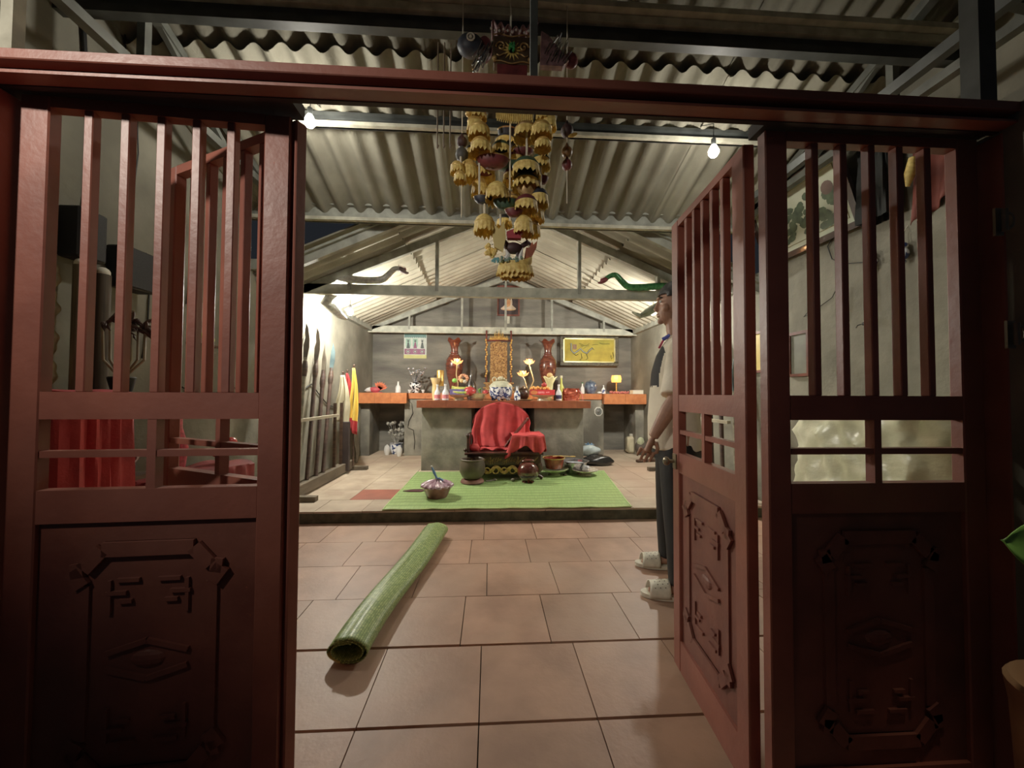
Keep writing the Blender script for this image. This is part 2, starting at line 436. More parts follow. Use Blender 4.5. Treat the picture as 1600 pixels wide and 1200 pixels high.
# ------------------------------------------------------------------ door frame and four leaves
m = MB()
x0, x1 = -1.22, 1.47; cx, w = (x0+x1)/2, x1-x0
m.box((cx, 0.907, 1.863), (w, 0.044, 0.024), bev=.002)
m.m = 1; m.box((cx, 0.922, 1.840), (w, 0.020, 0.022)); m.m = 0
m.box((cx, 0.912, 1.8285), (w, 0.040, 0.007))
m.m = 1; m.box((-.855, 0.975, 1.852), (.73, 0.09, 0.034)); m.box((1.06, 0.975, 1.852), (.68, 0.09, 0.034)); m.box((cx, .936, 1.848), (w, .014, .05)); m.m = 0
for a in (-1.165, 1.385):
    m.box((a, 0.96, 0.91), (0.075, 0.08, 1.82), bev=.004); m.box((a-.02*(1 if a < 0 else -1), 0.905, 0.90), (0.035, 0.03, 1.80), bev=.004)
struct(m.build('door_frame', [M_red, mat('shaded_red_paint', (44, 24, 22), (30, 16, 15), rough=.6)]))  # second slot: shade of the recess and rear boards put into the red

OUT = [(-.36, .55), (.36, .55)]
def relief(mb, cx, z0, z1, ys, sgn):
    """carved border with cut corners, fret bars above and below, lozenge in the middle"""
    def strip(a, b, w=0.032, d=0.012):
        mb.bar((a[0], ys, a[1]), (b[0], ys, b[1]), w, d*2, up=(0, 1, 0))
    H = (z1-z0)/2; cz = (z0+z1)/2; W = 0.145; c = 0.045
    pts = [(-W+c, H), (W-c, H), (W-.006, H-c), (W+.02, H-c-.004), (W-.005, H-c-.04), (W-.005, -H+c+.04), (W+.02, -H+c+.004), (W-.006, -H+c), (W-c, -H),
           (-W+c, -H), (-W+.006, -H+c), (-W-.02, -H+c+.004), (-W+.005, -H+c+.04), (-W+.005, H-c-.04), (-W-.02, H-c-.004), (-W+.006, H-c)]
    for i in range(len(pts)):
        a, b = pts[i], pts[(i+1) % len(pts)]
        wd = 0.026 if abs(a[0]-b[0]) < .02 else .034
        strip((cx+a[0], cz+a[1]), (cx+b[0], cz+b[1]), wd, .011 if wd > .03 else .006)
    for s in (1, -1):
        zt = cz+s*(H-0.075)
        for (a, dz, L) in ((-.045, 0, .05), (.045, 0, .05), (-.07, -.03, .045), (.07, -.03, .045), (-.05, -.05, .03), (.05, -.05, .03)):
            strip((cx+a-L/2, zt+s*dz), (cx+a+L/2, zt+s*dz), .009, .007)
        strip((cx-.085, zt-s*.0), (cx-.085, zt-s*.08), .008, .006); strip((cx+.085, zt-s*.0), (cx+.085, zt-s*.08), .008, .006)
        strip((cx-.09, cz+s*.018), (cx, cz+s*.045), .012, .007); strip((cx+.09, cz+s*.018), (cx, cz+s*.045), .012, .007)
    mb.ball((cx, ys, cz), .026, 10, 6, sq=(1.5, .35, .8))
def leaf(name, P0, P1, lean=0.0):
    P0 = Vector((P0[0], P0[1], 0)); P1 = Vector((P1[0], P1[1], 0)); d = (P1-P0); W = d.length
    ang = math.atan2(d.y, d.x)
    o = sroot(name, P0); M = Matrix.Translation(P0) @ Matrix.Rotation(ang, 4, 'Z')
    T = 0.032; S = 0.062
    m = MB(M)
    for x in (S/2+.003, W-S/2-.003): m.box((x, T/2, 0.93), (S, T, 1.80), bev=.003)
    xi0, xi1 = S+.003, W-S-.003; wi = xi1-xi0; xm = W/2
    for (z0, z1) in ((1.803, 1.83), (1.055, 1.12), (0.81, 0.888), (0.03, 0.15)): m.box((xm, T/2, (z0+z1)/2), (wi, T-.004, z1-z0))
    m.build('frame', M_red, o)
    for k in range(5):
        x = xi0+wi*(k+1)/6; m = MB(M); m.box((x, T/2, 1.4615), (0.020, 0.024, 0.684), bev=.002); m.build('bar', M_red, o)
    m = MB(M); m.box((xm, T/2, (1.055+.888)/2), (0.02, 0.026, 0.167)); m.box((xm, T/2, 0.972), (wi, 0.022, 0.016)); m.build('muntin', M_red, o)
    m = MB(M); m.box((xm, T/2, 0.48), (wi, 0.008, 0.66)); pn = m.build('panel', M_redin, o)
    m = MB(M); relief(m, xm, 0.215, 0.745, T/2-.004, -1); relief(m, xm, 0.215, 0.745, T/2+.004, 1); m.build('carved_relief', M_redin, pn, bevel=.003)
    return o, M
YL = 0.960
d1, _ = leaf('door_1', (-1.122, YL), (-0.512, YL+.038))
d2, _ = leaf('door_2', (-0.487, YL+.074), (-1.03, 1.30))
W3 = (Vector((0.792, 1.560))-Vector((0.741, YL+.062))).length
d3, M3 = leaf('door_3', (0.741, YL+.062), (0.792, 1.560))
d4, M4 = leaf('door_4', (1.345, YL+.040), (0.727, YL+.040))
m = MB(M3); X = W3-.03; m.tube([(X, .03, .85), (X, .058, .85)], .007); m.ball((X, .068, .85), .018, 12, 8, sq=(1, .8, 1)); m.box((X, .034, .85), (.032, .006, .06)); m.build('door_handle', mat('dull_brass', (150, 140, 110), (110, 100, 80), rough=.35, metal=.7), d3)
# bolt and padlock ring on the right jamb
for (px, py, nm) in ((1566, 345, 'barrel bolt'), (1585, 522, 'hasp')):
    p = PY(px, py, .885); m = MB(); m.box((p.x, .893, p.z), (.022, .006, .07)); m.tube([(p.x, .88, p.z-.028), (p.x, .88, p.z+.028)], .006); m.tube([(p.x+.012+.014*math.cos(a), .882, p.z+.02*math.sin(a)) for a in [k*PI/6 for k in range(13)]], .0035, 6)
    one(m, 'door_bolt', mat('old_metal', (150, 140, 120), (90, 84, 72), rough=.5, metal=.5), 'small dull metal %s on the dark right door jamb' % (nm if nm != 'hasp' else 'hasp and ring, lower one'), 'bolt')
# ================================================================== ALTAR (masonry blocks and tiled shelves)
Y1, Y2 = 5.12, 6.40
ZM, ZR = 1.03, 1.13
def S(px, Y): return px*Y/600.0
t = thing('altar', (0.19, Y1, ZP), 'concrete altar table on two piers with red-brown tiled top', 'altar'); tb = thing('wall_shelf', (0.19, Y2, ZP), 'long orange-tiled masonry shelf on piers along the back wall', 'shelf')
for (a, b) in ((-.90, -.24), (.60, 1.27)):
    m = MB(); m.box(((a+b)/2, (Y1+Y2)/2+.02, (ZP+ZM-.09)/2+.0), (b-a, Y2-Y1-.04, ZM-.09-ZP), bev=.004); m.build('pier', M_conc, t)
for (a, b) in ((-1.40, -.92), (1.29, 1.93)):
    m = MB(); m.box(((a+b)/2, Y2+.30, (ZP+ZR-.09)/2), (b-a, .56, ZR-.09-ZP), bev=.004); m.build('pier', M_conc, tb)
for (a, b) in ((XL, XL+.14), (XR-.14, XR)):
    m = MB(); m.box(((a+b)/2, Y2+.30, (ZP+ZR-.16)/2), (b-a, .56, ZR-.16-ZP)); m.build('pier', M_conc, tb)
M_shelf_t = M_shelf
def tiled(mb, x0, x1, y0, y1, z0, z1, tw):
    n = max(1, round((x1-x0)/tw))
    mb.box(((x0+x1)/2, (y0+y1)/2+.01, (z0+z1)/2-.004), (x1-x0-.012, y1-y0-.012, z1-z0-.012))
    for i in range(n):
        a = x0+(x1-x0)*i/n; b = x0+(x1-x0)*(i+1)/n; mb.t = random.random()
        mb.box(((a+b)/2, y0+.006, (z0+z1)/2), (b-a-.002, .012, z1-z0), bev=.0015)
        k = 4
        for j in range(k):
            c = y0+(y1-y0)*j/k; d = y0+(y1-y0)*(j+1)/k; mb.box(((a+b)/2, (c+d)/2, z1-.004), (b-a-.002, d-c-.002, .008))
x0 = PY(651, 630, Y1-.04).x; x1 = PY(923, 630, Y1-.04).x
m = MB(); tiled(m, x0, x1, Y1-.05, Y2-.02, ZM-.095, ZM, .2); m.build('front_shelf', mat('shelf_red_tile', (160, 82, 44), (136, 66, 34), rough=.3, scale=14, coat=.25, tone=.1), t)
M_sh2 = mat('shelf_orange_tile', (206, 116, 48), (184, 96, 36), rough=.3, scale=14, coat=.25, tone=.08)
m = MB(); tiled(m, XL+.005, -1.34, Y2-.12, YB-.005, ZR-.17, ZR, .3); m.build('side_shelf', M_sh2, tb)
m = MB(); tiled(m, 1.90, XR-.005, Y2-.12, YB-.005, ZR-.17, ZR, .3); m.build('side_shelf', M_sh2, tb)
m = MB(); tiled(m, -1.336, 1.896, Y2, YB-.005, ZR-.095, ZR, .3); m.build('rear_shelf', M_sh2, tb)

# octagonal mirror and cable on the piers
p = PY(935, 643, Y2+.012)
t = thing('octagonal_mirror', (p.x, p.y, p.z-.07), 'small white octagonal mirror hung on the right altar pier', 'mirror')
o8 = [(.075*math.cos(PI/8+k*PI/4), .082*math.sin(PI/8+k*PI/4)) for k in range(8)]
m = MB(); m.prism(o8, (p.x, Y2+.018, p.z), (1, 0, 0), (0, 0, 1), .012); m.build('frame', mat('white_plastic', (225, 222, 210), rough=.4), t)
m = MB(); m.prism([(a*.8, b*.8) for a, b in o8], (p.x, Y2+.006, p.z), (1, 0, 0), (0, 0, 1), .006); m.build('ring', mat('mirror_grey', (120, 122, 116), (80, 84, 80), rough=.3, scale=40), t)
m = MB(); m.ball((p.x-.005, Y2-.004, p.z), .026, 12, 8, sq=(1, .3, 1)); m.build('mirror_glass', M_silver, t, smooth=True)
pts = [PY(x, y, Y2+.008) for x, y in ((636, 624), (643, 630), (645, 646), (639, 657), (637, 668), (646, 672), (648, 690), (647, 702))]
pts = [Vector((max(-1.395, min(-.93, q.x)), Y2+.010, q.z)) for q in pts]
one(MB().tube(pts, .005, 6), 'power_cable', M_wire, 'thin dark cable looping down the left altar pier', 'cable')

# ------------------------------------------------------------------ things on the shelves
def vase_big(px, ytop, w, label, tilt=0):
    p = PY(px, 560, 6.68); H = 0.93; r = w/2
    t = thing('floor_vase', (p.x, p.y, ZR), label, 'vase', 'pair of tall brown vases')
    prof = [(.085, 0), (.09, .015), (.075, .04), (.085, .12), (.125, .28), (.150, .42), (.155, .50), (.140, .58), (.10, .64), (.068, .68), (.058, .74), (.068, .80), (.09, .86), (.12, .90), (.145, .925)]
    def md(j, a, rr, z):
        k = max(0, (j-11)/3); return rr*(1+.10*k*math.cos(6*a)), z+.022*k*math.cos(6*a)
    m = MB(); m.lathe(prof, (p.x, p.y, ZR), 48, md, cap=False); m.lathe([(.078, 0), (.078, .004)], (p.x, p.y, ZR), 24)
    m.build('body', M_vase, t, smooth=True)
    for z, rr in ((.665, .079), (.70, .067), (.04, .082)):
        m = MB(); m.lathe([(rr-.004, -.008), (rr+.006, -.004), (rr+.006, .004), (rr-.004, .008)], (p.x, p.y, ZR+z), 32, cap=False); m.build('ring', M_woodr, t, smooth=True)
vase_big(710, 527, 28, 'tall brown vase with scalloped rim left of the carved throne')
vase_big(856, 529, 28, 'tall brown vase with scalloped rim beside the yellow framed picture')

# gilded tablet throne
p = PY(779, 600, 6.70); bx, by = p.x, p.y
t = thing('tablet_throne', (bx, by, ZR), 'gilded carved wooden throne with crown crest on the altar', 'altar throne')
M_gc = mat('gilded_carving', (196, 148, 70), (112, 66, 28), rough=.45, metal=.35, scale=46, lo=.36, hi=.62, bump=.6, bscale=70)
M_gh = mat('bright_gilding', (238, 192, 70), (190, 130, 30), rough=.3, metal=.5, scale=30)
m = MB()
for k, (w, h, z) in enumerate(((.56, .05, 0), (.50, .03, .05), (.54, .03, .08), (.46, .05, .11), (.52, .03, .16))): m.box((bx, by, ZR+z+h/2), (w, .3-.02*k, h), bev=.006)
m.build('base', M_gc, t)
m = MB(); m.box((bx, by+.05, ZR+.54), (.30, .03, .72), bev=.004)
for sx in (-1, 1):
    m.box((bx+sx*.115, by+.03, ZR+.54), (.018, .02, .70), bev=.003)
    for k in range(9): m.ball((bx+sx*(.085+.01*math.sin(k*2)), by+.03, ZR+.24+k*.075), .017, 8, 6, sq=(1.2, .6, 1.3))
for z in (.42, .58, .74, .87): m.box((bx-.01, by+.028, ZR+z), (.10, .02, .09), bev=.004); m.box((bx-.01, by+.012, ZR+z), (.055, .02, .05), bev=.004)
for k in range(26): m.ball((bx+jit(.12), by+.03, ZR+.22+k*.027), .012, 6, 5, sq=(1.6, .5, .8))
m.build('back_panel', M_gc, t)
for sx in (-1, 1):
    m = MB(); x = bx+sx*.215
    m.tube([(x, by, ZR+.18), (x, by, ZR+1.10)], .016, 10); m.build('post', M_woodr, t)
    m = MB()
    for k in range(16): m.ball((x+sx*.012*math.cos(k*1.7), by-.015, ZR+.30+k*.042), .017, 8, 6, sq=(.9, .7, 1.3))
    m.build('dragon_scroll', M_gh, t, smooth=True)
m = MB()
for k in range(-4, 5):
    h = (.07+.10*(1-abs(k)/5))*(1 if k % 2 == 0 else .62); m.prism([(-.022, 0), (.022, 0), (.009, h*.45), (0, h), (-.009, h*.45)], (bx+k*.035, by+.0, ZR+.965-.002*k*k), (1, 0, 0), (0, 0, 1), .02)
m.box((bx, by+.0, ZR+.955), (.33, .03, .035), bev=.006); m.build('crown_crest', M_gh, t)
m = MB(); m.box((bx, by+.01, ZR+.925), (.47, .04, .03), bev=.004); m.build('cross_rail', M_woodr, t)

# lotus lamps
M_lot = mat('lit_petal', (255, 214, 150), (255, 180, 100), emit=(255, 140, 40), estr=1.6, rough=.4)
M_lotc = mat('lit_lamp_core', (255, 240, 200), emit=(255, 190, 90), estr=12)
def lotus(t, c, s=1.0, n=9):
    m = MB()
    for ring, (rr, up, k) in enumerate(((.022, .055, n), (.040, .040, n))):
        for i in range(k):
            a = 2*PI*(i+.5*ring)/k; d = Vector((math.cos(a), math.sin(a), 0)); s2 = Vector((-d.y, d.x, 0))
            b = Vector(c); pts = [b, b+(d*rr*.9+s2*.016+Vector((0, 0, up*.4)))*s, b+(d*rr*1.35+Vector((0, 0, up)))*s, b+(d*rr*.9-s2*.016+Vector((0, 0, up*.4)))*s]
            m.face([m.addv(q) for q in pts]); 
    m.build('lotus_shade', M_lot, t, solid=.0015)
    m = MB(); m.ball(Vector(c)+Vector((0, 0, .03*s)), .021*s, 10, 7); m.build('bulb', M_lotc, t, smooth=True)
a = PY(827, 570, 5.95); b = PY(817, 589, 5.95)
t = thing('lotus_lamp', (a.x, a.y, ZM), 'twin lit lotus lamp on a curved stem right of the throne', 'lamp', 'lotus lamps')
lotus(t, (a.x, a.y, a.z), 1.7); lotus(t, (b.x-.0, b.y, b.z), 1.8)
m = MB(); m.tube([(a.x-.02, a.y, ZM+.02), (a.x-.02, a.y, ZM+.12), (a.x+.03, a.y, ZM+.2), (a.x+.07, a.y, ZM+.30), (a.x+.05, a.y, ZM+.38), (a.x, a.y, a.z)], .009, 8); m.tube([(a.x-.02, a.y, ZM+.14), (b.x+.03, b.y, b.z-.05), (b.x, b.y, b.z)], .008, 8); m.build('stem', mat('pale_gilt', (224, 196, 130), (190, 150, 80), rough=.35, metal=.3), t, smooth=True)
m = MB(); m.lathe([(.06, 0), (.062, .01), (.03, .03), (.014, .05)], (a.x-.02, a.y, ZM), 20); m.build('base', M_gh, t, smooth=True)
a = PY(714, 570, 6.30)
t = thing('lotus_lamp', (a.x, a.y, ZM), 'lit lotus lamp glowing before the left brown vase', 'lamp', 'lotus lamps')
lotus(t, (a.x, a.y, a.z), 1.9)
m = MB(); m.tube([(a.x, a.y, ZM+.02), (a.x+.02, a.y, ZM+.25), (a.x-.01, a.y, ZM+.4), (a.x, a.y, a.z)], .009, 8); m.build('stem', mat('pale_gilt', (0, 0, 0)), t, smooth=True)
m = MB(); m.lathe([(.06, 0), (.062, .01), (.03, .03), (.014, .05)], (a.x, a.y, ZM), 20); m.build('base', M_gh, t, smooth=True)
a = PY(963, 592, 6.66)
t = thing('yellow_lamp', (a.x, a.y, ZR), 'small lit yellow table lamp on the right altar shelf', 'lamp')
m = MB(); m.lathe([(.085, -.06), (.095, 0), (.08, .06), (.06, .062)], a, 8, cap=False); m.build('lamp_shade', mat('lit_yellow', (250, 196, 50), emit=(255, 150, 0), estr=1.5, rough=.5), t)
m = MB(); m.ball(a, .035, 10, 7); m.build('bulb', M_lotc, t)
m = MB(); m.tube([(a.x, a.y, ZR+.02), (a.x, a.y, a.z-.03)], .012, 8); m.lathe([(.055, 0), (.055, .015), (.02, .03)], (a.x, a.y, ZR), 18); m.build('base', M_gh, t)
plight('lotus_glow_left', tuple(PY(714, 563, 6.22)), 1.8, (1, .6, .25)); plight('lotus_glow_right', tuple(PY(824, 575, 5.85)), 2.0, (1, .6, .25)); plight('yellow_glow', tuple(PY(963, 590, 6.5)), 1.6, (1, .6, .2))

# porcelain and jars
def onpx(px, Y, z): p = PY(px, 610, Y); return Vector((p.x, Y, z))
def jar(c, r, h, name, m1, label, cat, lid=True, group=None, finial=.02):
    t = thing(name, c, label, cat, group)
    m = MB(); m.lathe([(r*.62, 0), (r*.66, h*.04), (r*.95, h*.30), (r, h*.5), (r*.9, h*.72), (r*.72, h*.80)], c, 28, cap=True); m.build('body', m1, t, smooth=True)
    if lid:
        m = MB(); m.lathe([(r*.78, h*.80), (r*.80, h*.83), (r*.5, h*.92), (r*.14, h*.95), (r*.2, h*1.0), (r*.04, h*1.03)], c, 24); m.build('lid', m1, t, smooth=True)
    return t
def bottle(c, h, r, name, m1, label, cat='bottle', group=None, band=None, capm=None):
    t = thing(name, c, label, cat, group)
    m = MB(); m.lathe([(r*.8, 0), (r, h*.03), (r, h*.42), (r*.85, h*.55), (r*.36, h*.72), (r*.3, h*.92), (r*.38, h)], c, 20); m.build('body', m1, t, smooth=True)
    if band: m = MB(); m.lathe([(r*1.02, h*.12), (r*1.02, h*.36)], c, 20, cap=False); m.build('paper_label', band, t, smooth=True)
    if capm: m = MB(); m.lathe([(r*.42, h*.93), (r*.42, h*1.03)], c, 14); m.build('cap', capm, t, smooth=True)
    return t
# rear shelf, left
c = onpx(566, 6.5, ZR); m = MB(); m.lathe([(.0, -.05), (.035, .0), (.045, .06), (.01, .065)], (c.x+.08, c.y, ZR+.045), 14, rot=(0, R(80), 0)); one(m, 'paper_cone', M_white, 'small white cone lying at the left end of the altar shelf', 'cone', smooth=True)
c = onpx(590, 6.5, ZR); t = thing('paper_phoenix', c, 'red and orange paper bird on the left altar shelf', 'ornament')
m = MB(); m.ball(c+Vector((-.05, 0, .05)), .06, 12, 8, sq=(1.6, .7, .8)); m.lathe([(.08, 0), (.08, .01)], c, 16); m.build('body', mat('pinkish_red', (205, 60, 80), (160, 40, 50), rough=.5), t, smooth=True)
m = MB()
for k in range(7): a = R(20+k*17); m.prism([(-.012, 0), (.012, 0), (.018, .10), (0, .14), (-.018, .10)], c+Vector((.03, 0, .05)), (math.sin(a), 0, -math.cos(a)), (math.cos(a), 0, math.sin(a)), .006)
m.build('tail', mat('orange_paper', (240, 120, 40), (210, 60, 30), rough=.5), t)
bottle(onpx(622, 6.5, ZR), .19, .045, 'porcelain_bottle', M_white, 'small white porcelain bottle alone on the left altar shelf')
c = onpx(649, 6.6, ZR); t = thing('incense_burner', c, 'black and white footed burner holding silver flowers', 'incense burner')
m = MB(); m.lathe([(.05, 0), (.055, .01), (.05, .04), (.09, .08), (.10, .13), (.085, .17), (.095, .18)], c, 24); m.build('body', mat('black_white_glaze', (225, 225, 225), (24, 26, 34), rough=.25, scale=30, lo=.46, hi=.5, detail=1), t, smooth=True)
m = MB()
for k in range(16):
    a = jit(1.3); L = .18+random.random()*.16; e = c+Vector((math.sin(a)*L*.55, jit(.05), .17+L*.75)); m.tube([c+Vector((0, 0, .17)), (c+e)/2+Vector((jit(.02), 0, .1)), e], .003, 5); m.ball(e, .02, 7, 5, sq=(1.2, .5, .9))
m.build('silver_flowers', M_silver, t)
for px, lab in ((640, 'tiny white cup left of the footed burner'), (661, 'tiny white cup right of the footed burner')):
    c = onpx(px, 6.45, ZR); m = MB(); m.lathe([(.012, 0), (.015, .01), (.028, .04), (.03, .055), (.026, .055), (.012, .012)], c, 16); one(m, 'tea_cup', M_white, lab, 'cup', 'small cups on the altar', smooth=True)
# rear shelf, right
jar(onpx(923, 6.6, ZR), .11, .24, 'lidded_jar', mat('blue_band_glaze', (110, 128, 150), (44, 60, 92), rough=.3, scale=20, coat=.3), 'grey blue lidded jar on the right altar shelf', 'jar')
bottle(onpx(910, 6.5, ZR), .19, .035, 'porcelain_bottle', M_white, 'slim white bottle left of the grey blue jar', capm=mat('green_cap', (60, 130, 80)))
bottle(onpx(943, 6.5, ZR), .15, .035, 'porcelain_bottle', M_blueg, 'small blue and white bottle between jar and yellow lamp')
c = onpx(937, 6.4, ZR); m = MB(); m.ball(c+Vector((0, 0, .02)), .03, 10, 6, sq=(1.4, 1, .7)); one(m, 'porcelain_duck', M_white, 'tiny white porcelain lump before the small blue bottle', 'ornament', smooth=True)
c = onpx(996, 6.5, ZR); t = thing('book', c, 'thick white book lying at the right end of the altar', 'book')
m = MB(); m.box(c+Vector((0, 0, .034)), (.21, .15, .05)); m.build('pages', mat('paper_edge', (226, 222, 196), (206, 200, 176), scale=60, stretch=(1, 1, 20)), t)
m = MB(); m.box(c+Vector((0, 0, .064)), (.22, .16, .008)); m.box(c+Vector((0, 0, .006)), (.22, .16, .008)); m.build('cover', M_cotton, t)
c = onpx(966, 6.46, ZR); t = thing('red_garland', c, 'pink and red flower garland around the yellow lamp foot', 'garland')
m = MB()
for k in range(16): m.ball(c+Vector((-.14+k*.021, jit(.02), .025+jit(.008))), .022, 8, 6)
m.build('flowers', mat('dusty_pink', (206, 110, 100), (150, 50, 44), rough=.6, scale=50), t, smooth=True)
# front shelf
c = onpx(782.5, 5.42, ZM); t = thing('incense_jar', c, 'round blue and white porcelain incense jar at the altar centre', 'incense burner')
def sq8(j, a, r, z): return r*(1+.06*math.cos(4*a)), z
m = MB(); m.lathe([(.10, .02), (.135, .03), (.156, .07), (.162, .12), (.162, .175), (.162, .185)], c, 40); m.build('body', M_blueg, t, smooth=True)
for k in range(6): a = k*PI/3+.3; m = MB(); m.ball(c+Vector((math.cos(a)*.12, math.sin(a)*.12, .018)), .02, 8, 6); m.build('foot', M_blueg, t, smooth=True)
m = MB(); m.lathe([(.166, .185), (.166, .20), (.150, .22), (.10, .265), (.06, .275)], c, 32); m.build('lid', mat('celadon', (206, 206, 176), (180, 180, 150), rough=.3, coat=.3, scale=20), t, smooth=True)
m = MB()
for k in range(18): a = k*.7; m.ball(c+Vector((.07*math.cos(a)*(1-k/24), .05*math.sin(a), .285+.0022*k)), .017, 7, 5)
m.tube([c+Vector((-.09+.03*math.cos(a), 0, .29+.035*math.sin(a))) for a in [q*PI/6 for q in range(13)]], .008, 7)
m.build('finial', mat('cream_glaze', (216, 206, 170), (180, 168, 130), rough=.3), t, smooth=True)
m = MB()
for (dx, dz, r) in ((.0, .125, .034), (.0, .125, .016), (-.085, .14, .022), (.085, .14, .022)):
    yy = -math.sqrt(max(.0, .156**2-dx*dx))-.002
    m.tube([c+Vector((dx+r*math.cos(a), yy, dz+r*math.sin(a))) for a in [q*PI/8 for q in range(17)]], .005, 5)
for k in range(11): dx = -.11+k*.022; m.ball(c+Vector((dx, -math.sqrt(.150**2-dx*dx)-.002, .062+.012*math.sin(k*2.2))), .011, 6, 5)
m.build('painted_motif', mat('cobalt', (42, 58, 112), (28, 38, 84), rough=.3), t)
bottle(onpx(808, 5.32, ZM), .20, .045, 'porcelain_bottle', M_blueg, 'white spirit bottle with a blue motif right of the incense jar')
jar(onpx(818, 5.55, ZM), .085, .20, 'ceramic_jar', mat('brown_glaze', (92, 62, 48), (60, 38, 30), rough=.25, coat=.4), 'brown glazed lidded jar between bottle and red gift box', 'jar')
M_clear = mat('bottle_plastic', (222, 222, 224), (196, 200, 206), rough=.12, spec=.7)
bottle(onpx(683.5, 5.3, ZM), .21, .042, 'water_bottle', M_clear, 'leftmost drink bottle on the front altar shelf, pink lower label', band=mat('pink_label', (212, 120, 126), (190, 90, 100), scale=40), capm=M_white)
bottle(onpx(696, 5.25, ZM), .215, .046, 'water_bottle', M_clear, 'second drink bottle from the left, white cap and pink label', band=mat('pink_label', (0, 0, 0)), capm=M_white)
bottle(onpx(873, 5.3, ZM), .22, .042, 'water_bottle', M_clear, 'drink bottle with a dark blue label right of the red gift box', band=mat('navy_label', (44, 44, 92), (34, 34, 80), scale=30), capm=M_white)
c = onpx(681, 5.6, ZM); t = thing('flower_vase', c, 'cream flared vase holding a gold incense packet', 'vase')
m = MB(); m.lathe([(.045, 0), (.05, .02), (.055, .12), (.05, .22), (.075, .31), (.08, .315), (.045, .22)], c, 24, cap=False); m.build('body', mat('cream_gold_glaze', (232, 206, 140), (214, 176, 100), rough=.3, coat=.3), t, smooth=True)
m = MB(); m.lathe([(.05, .20), (.052, .42), (.045, .43)], c+Vector((.06, .03, 0)), 14); m.build('incense_packet', M_gh, t, smooth=True)
m = MB()
def plate(c, r, name, label, m1, foot=.03, h=.05, group='plates and stands on the altar'):
    mm = MB(); mm.lathe([(r*.45, 0), (r*.42, foot*.6), (r*.38, foot), (r*.8, foot+h*.35), (r, foot+h), (r*.97, foot+h), (r*.7, foot+h*.55), (r*.01, foot+h*.45)], c, 32, cap=False)
    mm.lathe([(r*.44, 0), (r*.44, .003)], c, 16)
    return one(mm, name, m1, label, 'plate', group, smooth=True)
M_plate = mat('plate_glaze', (226, 214, 176), (204, 188, 146), rough=.25, coat=.4, scale=14)
c = onpx(718, 5.42, ZM); plate(c, .15, 'offering_plate', 'footed cream plate under the blue box and bananas', M_plate, .035, .045)
cz = c+Vector((0, 0, .075)); t = thing('gift_box', cz, 'violet blue carton on the left offering plate', 'box')
m = MB(); m.box(cz+Vector((-.03, 0, .04)), (.20, .12, .08), bev=.003); m.build('carton', mat('violet_card', (98, 84, 150), (80, 70, 130), rough=.5), t)
m = MB(); m.box(cz+Vector((-.03, -.0605, .04)), (.12, .002, .03)); m.build('print', mat('pale_violet', (160, 150, 200)), t)
M_ban = mat('banana_green_yellow', (226, 206, 70), (104, 150, 50), rough=.5, scale=14)
t = thing('banana_bunch', cz+Vector((.02, 0, .09)), 'green and yellow banana bunch on the violet box', 'bananas')
for k in range(6):
    m = MB(); m.tube([cz+Vector((.05+.15*math.cos(a)-.02, -.05+k*.018, .10+.012*k+.05*math.sin(a)-.02)) for a in [R(200+q*28) for q in range(6)]], [.006, .016, .02, .02, .015, .005], 8); m.build('banana', M_ban, t, smooth=True)
for (dx, dz, r, cl, nm, lab) in ((-.07, .20, .035, (130, 220, 50), 'lime', 'bright green lime on the banana bunch'), (.03, .195, .032, (236, 190, 110), 'mandarin', 'pale orange mandarin topping the fruit heap'), (.07, .185, .03, (208, 206, 180), 'guava', 'pale guava at the right of the fruit heap')):
    m = MB(); m.ball(cz+Vector((dx, 0, dz)), r, 14, 9, sq=(1, 1, .92)); m.tube([cz+Vector((dx, 0, dz+r*.85)), cz+Vector((dx+.003, 0, dz+r*1.1))], .003, 5); one(m, nm, mat('fruit_'+nm, cl, tuple(v*.8 for v in cl), rough=.45), lab, 'fruit', 'fruit on the altar', smooth=True)
cf = onpx(724, 5.46, ZM+.255); t = thing('paper_flower', cf, 'peach and brown paper flower over the fruit heap', 'flower')
m = MB()
for k in range(9): a = k*2*PI/9; m.ball(cf+Vector((.05*math.cos(a), .02*math.sin(a), .055+.045*math.sin(a))), .03, 8, 6, sq=(1, .5, .7))
m.build('petals', mat('peach_petal', (236, 170, 110), (190, 100, 60), scale=40), t, smooth=True)
m = MB(); m.tube([cf+Vector((0, 0, 0)), cf+Vector((0, .0, .06))], .005, 6); m.ball(cf+Vector((0, -.02, .06)), .02, 8, 6); m.build('centre', M_wood, t)
c = onpx(736, 5.85, ZM); t = thing('wine_flask', c, 'dark long-necked flask behind the red fruit', 'flask')
m = MB(); m.lathe([(.05, 0), (.07, .05), (.085, .16), (.07, .24), (.025, .31), (.014, .40), (.016, .47)], c, 20); m.build('body', mat('dark_flask', (60, 48, 44), (36, 28, 26), rough=.3, coat=.3), t, smooth=True)
c = onpx(748, 5.35, ZM)
for k in range(4):
    cc = c+Vector((0.004*k, 0, .021*k)); mm = MB(); mm.lathe([(.055, 0), (.058, .008), (.115-.004*k, .026), (.12-.004*k, .03), (.10, .024), (.005, .014)], cc, 28, cap=False); mm.lathe([(.056, 0), (.056, .002)], cc, 12)
    one(mm, 'saucer', M_plate, ['bottom saucer of the stack left of the incense jar', 'second saucer up in the stack beside the incense jar', 'third saucer up in the stack beside the incense jar', 'top saucer of the stack left of the incense jar'][k], 'saucer', 'stacked saucers', smooth=True)
